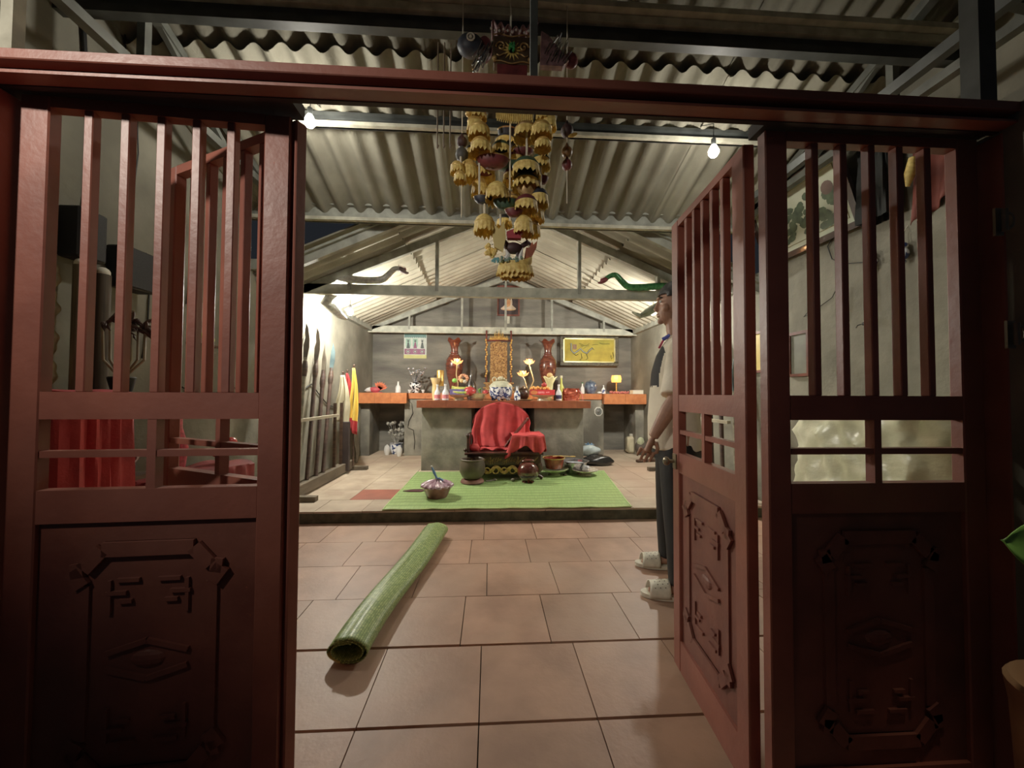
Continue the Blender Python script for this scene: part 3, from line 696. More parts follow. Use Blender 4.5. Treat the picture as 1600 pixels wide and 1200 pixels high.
for px, dz, r, lab in ((734, .125, .078, 'large red dragon fruit left of the incense jar'), (759, .115, .038, 'small red apple touching the incense jar')):
    cc = onpx(px, 5.42, ZM+dz); m = MB(); m.ball(cc, r, 16, 10, sq=(1.15, 1, .85)); m.tube([cc+Vector((0, 0, r*.8)), cc+Vector((.01, 0, r*1.1))], .004, 5); one(m, 'red_fruit', mat('red_fruit', (206, 40, 44), (160, 24, 34), rough=.35, coat=.3), lab, 'fruit', 'fruit on the altar', smooth=True)
m = MB(); cc = onpx(752, 5.42, ZM+.10); m.tube([cc+Vector((-.02, 0, 0)), cc+Vector((-.03, 0, .05)), cc+Vector((0, 0, .07))], [.014, .02, .006], 8); one(m, 'green_pepper', mat('fruit_green', (110, 170, 60), (70, 130, 40), rough=.4), 'curled green fruit between the two red fruits', 'fruit', 'fruit on the altar', smooth=True)
# red gift stack
c = onpx(848, 5.35, ZM); plate(c, .17, 'offering_plate', 'white footed plate under the red gift box', M_plate, .045, .035)
cz = c+Vector((-.01, 0, .075)); t = thing('gift_box', cz, 'red carton with orange oval end on the right plate', 'box')
m = MB(); m.box(cz+Vector((0, 0, .04)), (.34, .13, .075), bev=.004); m.build('carton', mat('red_card', (214, 30, 36), (186, 20, 28), rough=.35), t)
m = MB(); m.prism([(.05*math.cos(a), .028*math.sin(a)) for a in [k*PI/8 for k in range(16)]], cz+Vector((-.12, -.066, .04)), (1, 0, 0), (0, 0, 1), .003); m.build('oval_print', mat('orange_print', (246, 130, 40)), t)
m = MB(); m.box(cz+Vector((-.02, -.066, .04)), (.09, .003, .03)); m.box(cz+Vector((.07, -.066, .042)), (.05, .003, .018)); m.build('pale_print', mat('pink_print', (240, 130, 140), (230, 90, 100), scale=80), t)
for k in range(9):
    cc = cz+Vector((-.15+.03*k, jit(.02), .095+.012*(k % 2))); m = MB(); m.ball(cc, .024, 10, 7, sq=(1, 1, .9), rot=(jit(.4), 0, 0)); m.tube([cc+Vector((0, 0, .02)), cc+Vector((0, 0, .027))], .003, 5)
    one(m, 'kumquat', mat('kumquat_skin', (248, 178, 50), (236, 150, 30), rough=.4), 'yellow orange kumquat in the row on the red carton', 'fruit', 'kumquats on the red carton', smooth=True)
cc = cz+Vector((.03, .0, .115)); m = MB(); m.ball(cc+Vector((0, 0, .03)), .034, 10, 8, sq=(1.2, 1, .9)); m.tube([cc+Vector((0, 0, .05)), cc+Vector((0, 0, .068))], .003, 5); one(m, 'red_fruit', mat('red_fruit', (0, 0, 0)), 'red apple behind the kumquats by the lily-shaped glass', 'fruit', 'fruit on the altar', smooth=True)
c = onpx(859, 5.62, ZM); t = thing('lily_vase', c, 'pale yellow lily-shaped glass behind the red carton', 'glass')
def lily(j, a, r, z): k = max(0, (j-3)/2); return r*(1+.25*k*math.cos(5*a)), z+.015*k*math.cos(5*a)
m = MB(); m.lathe([(.03, 0), (.035, .10), (.04, .18), (.05, .25), (.075, .31), (.09, .34)], c, 40, lily, cap=False); m.build('body', mat('lily_glass', (232, 226, 160), (206, 200, 130), rough=.25, emit=(230, 200, 100), estr=.12), t, smooth=True, solid=.003)  # faint glow put into the glass itself, no lamp inside
m = MB(); m.ball(c+Vector((0, 0, .37)), .045, 14, 8, sq=(1, .6, .8)); m.build('yellow_flower', mat('fruit_mandarin', (0, 0, 0)), t, smooth=True)
c = onpx(877, 5.75, ZM); bottle(c, .36, .045, 'yellow_bottle', mat('yellow_glass', (214, 214, 70), (190, 190, 40), rough=.25, coat=.4), 'yellow-green bottle right of the lily-shaped glass', capm=mat('cream_glaze', (0, 0, 0)))
c = onpx(868, 5.7, ZM); m = MB(); m.lathe([(.03, 0), (.035, .22), (.045, .24), (.045, .30), (.03, .30), (.03, .24)], c, 18); one(m, 'dark_cup', mat('dark_flask', (0, 0, 0)), 'dark purple candle cup between lily glass and yellow bottle', 'cup', smooth=True)
# foil wrapped packets
c = onpx(892, 5.45, ZM); t = thing('foil_packet', c, 'copper red foil wrapped packet at the right of the altar', 'packet')
rr = random.Random(5)
def cr(u, v):
    a = u*2*PI; k = 1+.10*rr.uniform(-1, 1); q = abs(math.cos(a))**.5*math.copysign(1, math.cos(a)), abs(math.sin(a))**.5*math.copysign(1, math.sin(a))
    return c+Vector((q[0]*.115*k, q[1]*.07*k, .003+v*.17+rr.uniform(-.006, .006)*(v > 0)))
m = MB(); m.grid(cr, 30, 7); m.face([m.addv(c+Vector((x, y, .165))) for x, y in ((-.1, -.06), (.1, -.06), (.1, .06), (-.1, .06))]); m.build('foil_wrap', mat('copper_foil', (206, 96, 60), (150, 44, 26), rough=.25, metal=.5, scale=18), t)
m = MB(); m.tube([c+Vector((.11, -.02, .15)), c+Vector((.16, -.02, .08)), c+Vector((.17, -.02, .003))], .005, 6); m.build('ribbon', mat('pink_print', (0, 0, 0)), t)
c = onpx(822, 5.24, ZM); mm = MB(); mm.lathe([(.05, 0), (.10, .014), (.105, .018), (.07, .01), (.002, .006)], c, 24, cap=True); one(mm, 'saucer', M_plate, 'flat pale saucer before the brown lidded jar', 'saucer', smooth=True)

# ------------------------------------------------------------------ pictures on the back wall
def framed(name, cx, cy_, cz, w, h, label, fm, pm, border=.03, depth=.03, mat2=None, liner=None):
    """framed picture on the back wall facing the camera (-Y)"""
    t = thing(name, (cx, cy_, cz-h/2), label, 'picture')
    m = MB()
    for (x, z, a, b) in ((cx, cz+h/2-border/2, w, border), (cx, cz-h/2+border/2, w, border), (cx-w/2+border/2, cz, border, h-2*border), (cx+w/2-border/2, cz, border, h-2*border)): m.box((x, cy_, z), (a, depth, b), bev=.004)
    m.build('frame', fm, t)
    if liner:
        m = MB(); bw = border*.35
        for (x, z, a, b) in ((cx, cz+h/2-border-bw/2, w-2*border, bw), (cx, cz-h/2+border+bw/2, w-2*border, bw), (cx-w/2+border+bw/2, cz, bw, h-2*border), (cx+w/2-border-bw/2, cz, bw, h-2*border)): m.box((x, cy_-.008, z), (a, .012, b))
        m.build('liner', liner, t)
    m = MB(); m.box((cx, cy_+.004, cz), (w-2*border+.004, .008, h-2*border+.004)); pic = m.build('picture', pm, t)
    return t, pic
# calendar poster
a = PY(631, 517, 6.97); b = PY(666, 560, 6.97); cx, cz, w, h = (a.x+b.x)/2, (a.z+b.z)/2, b.x-a.x, a.z-b.z
t = thing('paper_poster', (cx, 6.99, cz-h/2), 'paper poster of three small figures over round medallions', 'poster')
m = MB(); cols = [mat('poster_white', (206, 214, 206), (190, 200, 192), scale=30), mat('poster_yellow', (206, 204, 110), (190, 186, 96)), mat('poster_teal', (90, 138, 134), (70, 118, 116)), mat('poster_mint', (156, 200, 180), (130, 180, 160)), mat('poster_plum', (150, 80, 124), (130, 64, 104)), mat('poster_dark', (70, 84, 84))]
m.box((cx, 6.996, cz), (w, .004, h)); m.m = 1
m.box((cx, 6.992, cz+h*.46), (w, .004, h*.06)); m.box((cx, 6.992, cz-h*.435), (w, .004, h*.13))
m.m = 2; m.box((cx, 6.992, cz+h*.345), (w*.96, .004, h*.11))
for k in range(12): m.m = 2; m.ball((cx-w*.45+k*w*.082, 6.992, cz+h*.28), w*.035, 8, 5, sq=(1, .1, 1))
m.m = 4; m.box((cx-w*.02, 6.992, cz-h*.25), (w*.9, .004, h*.20))
for k, xx in enumerate((-.31, 0, .31)):
    m.m = 3 if k < 2 else 0; m.box((cx+xx*w, 6.990, cz+h*.08), (w*.22, .004, h*.30)); m.m = 4 if k == 1 else 5
    m.lathe([(w*.08, 0), (w*.03, h*.22)], (cx+xx*w, 6.988, cz-h*.13), 12, sy=.05); m.m = 5; m.ball((cx+xx*w, 6.987, cz+h*.13), w*.05, 8, 6, sq=(1, .1, .8)); m.box((cx+xx*w, 6.987, cz+h*.18), (w*.13, .003, h*.02))
    m.m = 0; m.tube([(cx+xx*w+w*.085*math.cos(q*PI/8), 6.987, cz-h*.25+w*.085*math.sin(q*PI/8)) for q in range(17)], w*.025, 6, flat=.3); m.m = 3; m.ball((cx+xx*w, 6.987, cz-h*.25), w*.04, 8, 6, sq=(1, .1, 1))
m.build('printed_sheet', cols, t)
# small framed portrait of a seated figure
a = PY(778, 446, 6.93); b = PY(811, 494, 6.93)
t, pic = framed('framed_portrait', (a.x+b.x)/2, 6.93, (a.z+b.z)/2, b.x-a.x+.02, a.z-b.z, 'small dark framed picture of a pale seated figure on high', mat('red_brown_frame', (132, 74, 62), (100, 50, 42), rough=.4), mat('dark_print', (70, 54, 56), (44, 34, 38), scale=12), border=.028, depth=.03)
cx, cz = (a.x+b.x)/2, (a.z+b.z)/2-.03
m = MB(); y = 6.925
m.m = 0; m.lathe([(.13, 0), (.14, .02), (.10, .05), (.06, .09)], (cx, y, cz-.13), 20, sy=.06); m.ball((cx-.05, y, cz+.0), .03, 10, 7, sq=(.7, .2, 2.4)); m.ball((cx+.05, y, cz+.0), .03, 10, 7, sq=(.7, .2, 2.4))
m.m = 1; m.ball((cx, y-.003, cz-.01), .045, 12, 8, sq=(.9, .15, 1.7)); m.ball((cx, y, cz-.12), .06, 12, 8, sq=(2.3, .1, .5)); m.m = 2; m.ball((cx, y-.002, cz+.09), .03, 12, 8, sq=(.9, .2, 1.1)); m.ball((cx-.03, y-.004, cz-.08), .03, 10, 6, sq=(1.4, .1, .6))
m.build('seated_figure', [mat('pale_robe', (216, 196, 170), (190, 160, 130)), mat('gold_robe', (216, 170, 90), (180, 110, 60)), mat('print_skin', (200, 140, 100))], pic, smooth=True)
m = MB(); m.box((cx, 6.95, (a.z+b.z)/2-.33), (.05, .02, .16), bev=.004); m.build('hanging_strip', M_cream, t)
# yellow picture in a carved dark frame, dragon-like flourish
a = PY(875, 523, 6.90); b = PY(966, 572, 6.90); cx, cz = (a.x+b.x)/2, (a.z+b.z)/2; W, H = b.x-a.x, a.z-b.z
M_dkf = mat('dark_carved_frame', (90, 82, 56), (40, 36, 28), rough=.3, metal=.3, scale=60, bump=.4)
M_yel = mat('yellow_silk', (190, 168, 0), (160, 142, 0), rough=.85, scale=7, stain=(140, 142, 10))
t, pic = framed('framed_picture', cx, 6.90, cz, W, H, 'wide yellow picture of a curling line drawing in a dark frame', M_dkf, M_yel, border=.06, depth=.05, liner=mat('pale_gold_liner', (216, 206, 130), (190, 176, 90), rough=.3, metal=.3))
m = MB(); y = 6.895
def ln(pts, r=.006): m.tube([(cx+p[0]*W*.5, y, cz+p[1]*H*.5) for p in pts], r*1.7, 6, flat=.4)
ln([(-.62, .45), (-.62, .0), (-.52, -.2), (-.40, -.05), (-.30, .1), (-.20, -.1), (-.08, -.2), (0, 0), (.1, .15), (.2, .0), (.1, -.2), (.22, -.1), (.36, -.12), (.4, .1), (.3, .25), (.12, .2)], .009)
ln([(-.55, -.2), (-.45, -.35), (-.38, -.22)], .008); ln([(-.28, -.2), (-.25, -.5), (-.32, -.62)], .008); ln([(-.1, -.25), (-.05, -.5), (-.12, -.62)], .008)
ln([(-.35, .45), (-.2, .35), (-.25, .2)], .005); ln([(-.3, .3), (-.1, .3), (0, .45)], .005); ln([(.35, .5), (.45, .42), (.7, .44)], .006); ln([(.8, -.1), (.84, -.4), (.76, -.55), (.74, -.3)], .006)
ln([(-.2, .1), (-.1, .25), (.0, .3)], .005); ln([(.1, .35), (.2, .4), (.3, .38)], .005)
m.m = 1; m.box((cx-.5*W*.5, y+.002, cz+.22*H*.5), (.07, .006, .09)); m.m = 0
m.build('line_drawing', [mat('ink_green_grey', (92, 96, 58), (64, 66, 44), rough=.4), mat('brown_patch', (140, 96, 60), (100, 66, 44), scale=50)], pic)

# ------------------------------------------------------------------ under the altar
for px, lab in ((606, 'small white lidded jar under the left altar shelf'), (630, 'small white lidded jar by the left altar pier')):
    c = PZ(px, 697, ZP); c.z = ZP; c.y = 6.5; c.x = onpx(px, 6.5, 0).x-.0
    if px == 630: c.x -= .02; c.y = 6.35
    jar(c, .05, .17, 'porcelain_jar', M_white, lab, 'jar', group='white jars on the floor')
c = Vector((onpx(620, 6.62, 0).x, 6.62, ZP)); t = thing('flower_pot', c, 'blue and white pot of dried flowers under the altar shelf', 'flower pot')
m = MB(); m.lathe([(.07, 0), (.08, .02), (.11, .12), (.10, .17), (.115, .18)], c, 24); m.build('pot', M_blueg, t, smooth=True)
m = MB()
for k in range(22): a = random.random()*2*PI; L = .15+random.random()*.22; e = c+Vector((math.cos(a)*L*.6, math.sin(a)*L*.4, .16+L)); m.tube([c+Vector((0, 0, .15)), e], .003, 4); m.ball(e, .028, 7, 5)
m.build('dried_flowers', mat('dusty_grey_flower', (176, 172, 158), (120, 118, 110), scale=50), t)
# white jerrycan at right
c = PZ(991, 709, ZP); c.z = ZP; t = thing('jerrycan', c, 'cream plastic jerrycan on the floor right of the altar', 'jerrycan')
m = MB(); m.box(c+Vector((0, .06, .15)), (.23, .14, .28), bev=.03); m.lathe([(.03, .28), (.03, .31)], c+Vector((-.03, .06, 0)), 14); m.build('body', mat('cream_plastic', (216, 206, 170), (190, 180, 146), rough=.4), t, smooth=True)
m = MB(); m.tube([c+Vector((.0, .06, .28)), c+Vector((.02, .06, .32)), c+Vector((.06, .06, .32)), c+Vector((.075, .06, .27))], .012, 8); m.build('handle', mat('cream_plastic', (0, 0, 0)), t, smooth=True)
m = MB(); m.lathe([(.032, .305), (.032, .335)], c+Vector((-.03, .06, 0)), 14); m.build('cap', mat('white_plastic', (0, 0, 0)), t)
rr = random.Random(9)
def lump(c, sx, sy, sz, seed, k=.12, n=18):
    r = random.Random(seed); q = [(r.uniform(-1, 1), r.uniform(-1, 1), r.uniform(-1, 1), r.uniform(2, 6), r.uniform(0, 6)) for _ in range(7)]
    def fn(p):
        s = sum(math.sin((a*p.x/sx+b*p.y/sy+g*p.z/sz)*w+o) for a, b, g, w, o in q)/3
        p = Vector((p.x*(1+k*s), p.y*(1+k*s), p.z*(1+k*s)))
        return p
    m = MB()
    def f2(p):
        p = fn(Vector((p.x*sx, p.y*sy, p.z*sz)))
        if p.z < -sz*.8: p.z = -sz*.8
        return p
    m.ball(Vector(c)+Vector((0, 0, sz*.8)), 1.0, n, n-4, fn=f2); return m
c = PZ(1006, 712, ZP); c.z = ZP
t = thing('cloth_sack', c, 'grey-brown sack with a pale tied neck by the right wall', 'sack')
lump(c+Vector((.02, .1, 0)), .13, .1, .14, 3).build('sack_body', mat('grey_sack', (104, 92, 80), (70, 62, 54), rough=.9, bump=.3), t, smooth=True)
m = lump(c+Vector((-.02, .08, .17)), .06, .05, .07, 4); m.build('tied_neck', mat('pale_green_white', (206, 210, 176), (176, 184, 140), rough=.7), t, smooth=True)
m = MB(); q0 = PZ(1035, 722, ZP); q1 = PZ(993, 722, ZP); m.box(((q0.x+q1.x)/2, q0.y+.02, ZP+.02), (abs(q0.x-q1.x), .07, .04), rot=(0, 0, .2), bev=.01); one(m, 'wood_offcut', M_wood, 'short brown wood offcut on the floor before the sack', 'wood block')
c = PZ(948, 702, ZP); c.z = ZP; m = lump(c+Vector((0, .15, 0)), .12, .09, .09, 8, .18); one(m, 'red_bag', mat('red_white_bag', (200, 60, 50), (214, 196, 180), rough=.5, scale=8, lo=.45, hi=.5), 'crumpled red and white bag in the right altar niche', 'bag', smooth=True)
c = PZ(962, 703, ZP); c.z = ZP; m = lump(c+Vector((0.05, .2, 0)), .09, .08, .07, 18, .18); one(m, 'pale_parcel', mat('pale_parcel', (196, 180, 160), (160, 130, 110), rough=.6, scale=12), 'small pale parcel beside the red and white bag', 'parcel', smooth=True)
M_blk = mat('black_plastic_bag', (26, 26, 28), (14, 14, 16), rough=.25, spec=.7, bump=.6, bscale=30)
c = PZ(930, 728, ZP); c.z = ZP; m = lump(c+Vector((.06, .10, 0)), .23, .12, .085, 11, .2, 26); one(m, 'plastic_bag', M_blk, 'black plastic bag slumped on the floor right of the altar', 'bag', smooth=True)
c = PZ(930, 728, ZP)+Vector((-.05, .12, 0)); c.z = ZP+.12; t = thing('plastic_bag', c, 'knotted pale blue plastic bag on top of the black bag', 'bag')
m = lump(c+Vector((0, .05, 0)), .17, .11, .085, 12, .15, 22); m.build('bag_body', mat('milky_blue_plastic', (186, 200, 204), (150, 168, 172), rough=.2, spec=.7, bump=.5), t, smooth=True)
m = MB()
for a in (-.8, -.2, .5, 1.0): m.tube([c+Vector((0, .04, .12)), c+Vector((math.sin(a)*.05, .03, .17)), c+Vector((math.sin(a)*.09, .02, .2*math.cos(a*.6)))], [.014, .02, .004], 7, flat=.5)
m.build('knot', mat('blue_knot', (120, 166, 206), (90, 140, 190), rough=.25), t, smooth=True)
# ================================================================== THINGS ON THE RAISED FLOOR
M_mat = mat_weave('green_woven_mat', (166, 204, 112), (148, 188, 98), (118, 158, 76), 260, 8)
a = PZ(603, 792, ZP+.004); b = PZ(988, 794, ZP+.004); c1 = PZ(940, 735, ZP); d = PZ(658, 733, ZP)
x0, x1, y0, y1 = -.93, 1.10, YS-.015, 5.02
def matf(u, v):
    xa = a.x+(b.x-a.x)*u; xb = d.x+(c1.x-d.x)*u; x = xa+(xb-xa)*v
    y = y0+(y1-y0)*v
    z = ZP+.006+.004*math.sin(u*17+v*3)*math.sin(v*9)+(.006 if v > .03 else 0)+.005*max(0, math.sin(u*40))*(1 if v < .05 else 0)
    return (x, y, z)
m = MB(); m.grid(matf, 80, 60, (1, 1)); mo = one(m, 'floor_mat', M_mat, 'flat green woven mat spread before the altar', 'mat', solid=.006, smooth=True)
m = MB()
m.tube([Vector(matf(0, v/20))+Vector((0, 0, .003)) for v in range(21)], .006, 6); m.tube([Vector(matf(1, v/20))+Vector((0, 0, .003)) for v in range(21)], .006, 6)
m.tube([Vector(matf(v/30, 0))+Vector((0, 0, .003)) for v in range(31)], .006, 6)
ORG[mo.name] = mo.location.copy(); m.build('hem', mat('mat_hem', (196, 222, 140), (172, 204, 120), rough=.5), mo)
ZT = ZP+.014
# throne box with red draped chair back
Yc = 4.52
L = PY(727, 720, Yc).x; Rr = PY(848, 720, Yc).x; cx = (L+Rr)/2+.0; w = Rr-L
t = thing('carved_chair', (cx, Yc+.25, ZT), 'carved lacquered ceremonial chair draped with red cloth before the altar', 'chair')
M_lac = mat('dark_lacquer', (78, 40, 30), (48, 26, 20), rough=.35, scale=14, coat=.2)
m = MB(); m.box((cx, Yc+.26, .42), (w+.02, .56, .028), bev=.006); m.build('seat', M_lac, t)
m = MB(); m.box((cx, Yc+.26, .345), (w-.04, .52, .12), bev=.004); m.build('apron', M_lac, t)
m = MB(); m.box((cx, Yc-.004, .345), (w-.10, .01, .085)); m.m = 1
for k in range(34):
    x = cx-w*.42+w*.84*k/33; m.tube([(x-.012, Yc-.012, .325+.02*math.sin(k)), (x, Yc-.014, .345+.02*math.cos(k*1.7)), (x+.014, Yc-.012, .36-.02*math.sin(k*.9))], .0045, 5)
for s in (-.16, .16): m.box((cx+s*w/.9, Yc-.012, .345), (.012, .008, .09))
m.build('carved_frieze', [M_lac, mat('worn_gilding', (166, 132, 66), (110, 78, 36), rough=.45, metal=.3, scale=50)], t)
m = MB()
for k in range(60):
    u = k/59; x = cx-w*.36+w*.72*u; zz = .235+.035*math.sin(u*22)
    m.ball((x, Yc+.0+.01*math.sin(k), zz), .020, 7, 5, sq=(1.3, .5, .8))
for k in range(7): x = cx-w*.33+w*.66*k/6; m.tube([(x+.035*math.cos(q*.7), Yc-.01, .225+.035*math.sin(q*.7)) for q in range(10)], .008, 6)
m.build('gilt_lattice', M_gold, t, smooth=True)
m = MB(); m.box((cx, Yc+.05, .24), (w*.86, .02, .14)); m.build('back_board', M_lac, t)
for sx in (-1, 1):
    for sy in (0, 1):
        m = MB(); x = cx+sx*(w*.44); y = Yc+.03+sy*.45; m.tube([(x, y, .30), (x+sx*.02, y-.01, .24), (x-sx*.01, y, .17), (x+sx*.035, y-.02, ZT+.03), (x+sx*.05, y-.03, ZT+.012)], [.045, .04, .028, .024, .02], 10); m.build('leg', M_lac, t, smooth=True)
# left arm post
m = MB(); m.box((L+.03, Yc+.26, .53), (.03, .50, .19), bev=.006); m.ball((L+.03, Yc+.02, .63), .028, 10, 7); m.ball((L-.005, Yc+.02, .46), .02, 8, 6); m.build('armrest', M_lac, t)
# right arm block under cloth
ax0 = PY(797, 690, Yc+.1).x; ax1 = Rr-.01
m = MB(); m.box(((ax0+ax1)/2+.03, Yc+.28, .53), (ax1-ax0-.1, .42, .19), bev=.006); m.build('armrest', M_lac, t)
# round backrest
bx0, bx1 = PY(740, 660, Yc+.42).x, PY(827, 660, Yc+.42).x; bc = (bx0+bx1)/2; bw = (bx1-bx0)/2; ztop = PY(784, 629, Yc+.42).z
arch = [(-bw, 0)]+[(bw*math.cos(PI-q*PI/14)*1.0, (ztop-.44)*.52+(ztop-.44)*.46*math.sin(q*PI/14)) for q in range(15)]+[(bw, 0)]
m = MB(); m.prism([(p[0]*.97, p[1]) for p in arch][::-1], (bc, Yc+.46, .434), (1, 0, 0), (0, 0, 1), -.03); m.build('backrest', M_woodr, t)
m = MB(); m.tube([(bc+bw*.93, Yc+.40, .80), (bc+bw*.55, Yc+.30, .66), (bc+bw*.1, Yc+.2, .47)], [.016, .02, .016], 8)
for k in range(8): u = k/8; m.ball((bc+bw*(.93-.8*u), Yc+.40-.19*u, .80-.31*u), .022, 7, 5)
m.build('arm_rail', M_woodr, t, smooth=True)
def drape(u, v):
    ang = PI*(1-u); rr = 1.0
    H = ztop-.45
    zt = (H*.52+H*.48*math.sin(ang)); xt = bw*math.cos(ang)*1.02
    flare = 1+.10*(1-v)**2
    z = .45+zt*v
    fold = .020*math.sin(u*30+1.5*math.sin(v*3))*(1-.7*v)+.012*math.sin(u*57)*(1-v)
    y = Yc+.40+fold-(.06*(1-v)**3)
    return (bc+xt*flare*(.98+.02*v)+.012*math.sin(v*8+u*5), y, z+.012*math.sin(u*25)*(1-v))
cl = MB(); cl.grid(drape, 72, 30)
cl.grid(lambda u, v: (bc+bw*math.cos(PI*(1-u))*1.02, Yc+.40+.07*v, .45+(ztop-.45)*.52+(ztop-.45)*.48*math.sin(PI*(1-u))+.004), 72, 4)
one(cl, 'draped_cloth', M_redcloth, 'red cloth draped over the round chair back', 'cloth', smooth=True, solid=.004)
# cloth over the right arm: top, hanging front and right side with scalloped hem
tx0, tx1, ty0, ty1, tz = ax0+.02, ax1+.03, Yc+.04, Yc+.50, .632
def armc(u, v):
    # v: 0 front hem .. .45 front top edge .. 1 back top ; u across with right overhang
    X = tx0+(tx1-tx0)*u
    if v < .45:
        k = 1-v/.45; drop = k*(.17+.05*math.sin(u*9+1)+.06*(1 if u < .15 else 0)*(1-u/.15)); fl = .018*math.sin(u*24)*k
        return (X+(.5-u)*(-.05)*k-(.07*k if u < .3 else 0)*(.3-u)/.3, ty0-.03-fl-.02*k, tz-drop)
    k = (v-.45)/.55; return (X, ty0-.03+(ty1-ty0+.03)*k, tz+.004*math.sin(u*12+k*8))
cl = MB(); cl.grid(armc, 48, 24)
cl.grid(lambda u, v: (tx1+.02*v+.012*math.sin(u*20)*v, ty0-.03+(ty1-ty0)*u, tz-v*(.16+.05*math.sin(u*8))), 24, 10)
one(cl, 'draped_cloth', M_redcloth, 'bright red cloth hanging over the chair\'s right arm', 'cloth', smooth=True, solid=.004)
m = lump((L+.10, Yc+.12, .435), .07, .06, .05, 21, .15); one(m, 'red_bundle', M_redcloth, 'small red cloth bundle at the left of the seat', 'cloth', smooth=True)
cl = MB(); cl.grid(lambda u, v: (bc-bw*.75+bw*1.25*u, Yc+.12+.10*v+.02*math.sin(u*12), .438+.022*abs(math.sin(u*9+v*4))+.012*math.sin(v*14)), 40, 12); one(cl, 'crumpled_cloth', M_redcloth, 'crumpled red cloth lying on the seat under the drape', 'cloth', smooth=True, solid=.004)
# clay jar on dish
c = PZ(738, 754, ZT); c.z = ZT
t = thing('clay_pot', c, 'grey-brown clay pot on a reddish foot, left of the chair', 'pot')
m = MB(); m.lathe([(.10, 0), (.135, .012), (.125, .035), (.10, .045)], c, 32); m.build('foot', mat('reddish_clay', (142, 90, 74), (110, 68, 56), rough=.6), t, smooth=True)
m = MB(); m.lathe([(.07, .04), (.115, .07), (.145, .13), (.143, .20), (.130, .255), (.138, .265), (.128, .272), (.118, .262), (.13, .20), (.13, .13), (.01, .10)], c, 36, cap=False); m.build('bowl', mat('grey_clay', (98, 82, 64), (74, 62, 50), rough=.5, scale=8), t, smooth=True)
# wooden fish
c = PZ(825, 754, ZT); c.z = ZT
t = thing('wooden_fish', c, 'glossy dark red wooden temple drum ball before the chair', 'temple drum')
m = MB(); m.ball(c+Vector((0, 0, .125)), .125, 28, 18, sq=(.98, .95, .92)); m.ball(c+Vector((0, .0, .245)), .05, 14, 8, sq=(1.5, .7, .45)); m.build('body', mat('glossy_maroon', (96, 34, 26), (70, 22, 18), rough=.15, coat=.8, scale=9), t, smooth=True)
m = MB(); m.tube([c+Vector((-.09+.18*q/12, -.105-.012*math.sin(PI*q/12), .085+.0*q)) for q in range(13)], .006, 6); m.build('mouth_slit', M_black, t)
m = MB()
for q in range(9): a = q*PI/4; m.ball(c+Vector((.055*math.cos(a), .055*math.sin(a), .014)), .016, 8, 6)
m.build('cushion_ring', M_woodr, t, smooth=True)
a0 = PZ(805, 750, ZT+.02); m = MB(); m.tube([a0+Vector((-.02, .0, 0)), a0+Vector((.06, .10, .0))], .009, 8); m.ball(a0+Vector((-.025, -.005, .003)), .022, 10, 7, sq=(1.3, 1, .9)); one(m, 'mallet', mat('grey_mallet', (120, 110, 90), (90, 80, 66), rough=.6), 'small padded mallet left of the red temple drum', 'mallet', smooth=True)
a0 = PZ(766, 752, ZT+.02); m = MB(); m.tube([a0+Vector((-.05, .0, 0)), a0+Vector((.05, .06, .0))], .009, 8); m.ball(a0+Vector((.05, .06, .003)), .018, 10, 7, sq=(1.3, 1, .9)); one(m, 'mallet', mat('grey_mallet', (0, 0, 0)), 'small mallet lying right of the clay pot', 'mallet', smooth=True)
# pink tub tied in plastic
c = PZ(683, 776, ZT); c.z = ZT
t = thing('plastic_tub', c, 'pink plastic tub tied over with clear film and blue string', 'tub')
m = MB(); m.lathe([(.095, 0), (.10, .006), (.136, .085), (.150, .105), (.153, .114), (.145, .114), (.13, .09)], c, 36); m.build('tub', mat('pink_translucent', (176, 96, 112), (120, 60, 76), rough=.25, scale=9, coat=.4), t, smooth=True)
def film(j, a, r, z): return r*(1+.05*math.sin(13*a)*(1 if j < 4 else .3)), z+.006*math.sin(13*a)*(j > 0)
m = MB(); m.lathe([(.155, .104), (.152, .120), (.115, .140), (.06, .156), (.022, .166), (.014, .178)], c, 78, film); m.build('film', mat('pink_film', (214, 178, 196), (160, 110, 134), rough=.18, scale=20, spec=.8), t, smooth=True)
m = MB(); m.tube([c+Vector((0, 0, .165)), c+Vector((-.015, 0, .20)), c+Vector((-.03, 0, .23)), c+Vector((-.055, 0, .29))], [.014, .01, .014, .008], 8); m.tube([c+Vector((0, -.01, .17)), c+Vector((.02, -.02, .185)), c+Vector((.06, -.03, .165))], .008, 6); m.build('blue_tie', mat('blue_film', (120, 180, 230), (90, 150, 210), rough=.3), t, smooth=True)
m = MB(); m.ball(c+Vector((-.056, 0, .292)), .012, 8, 6); m.build('tie_end', M_white, t)
p0 = PZ(645, 768, ZT); m = MB(); m.prism([(-.10, -.0), (-.03, -.03), (.09, -.035), (.13, .03), (.08, .07), (-.02, .06)], (p0.x, p0.y, ZT+.003), (1, 0, 0), (0, 1, 0), .006); one(m, 'folded_cloth', mat('maroon_cloth', (84, 26, 34), (64, 18, 26), rough=.85), 'dark maroon folded cloth left of the pink tub', 'cloth')
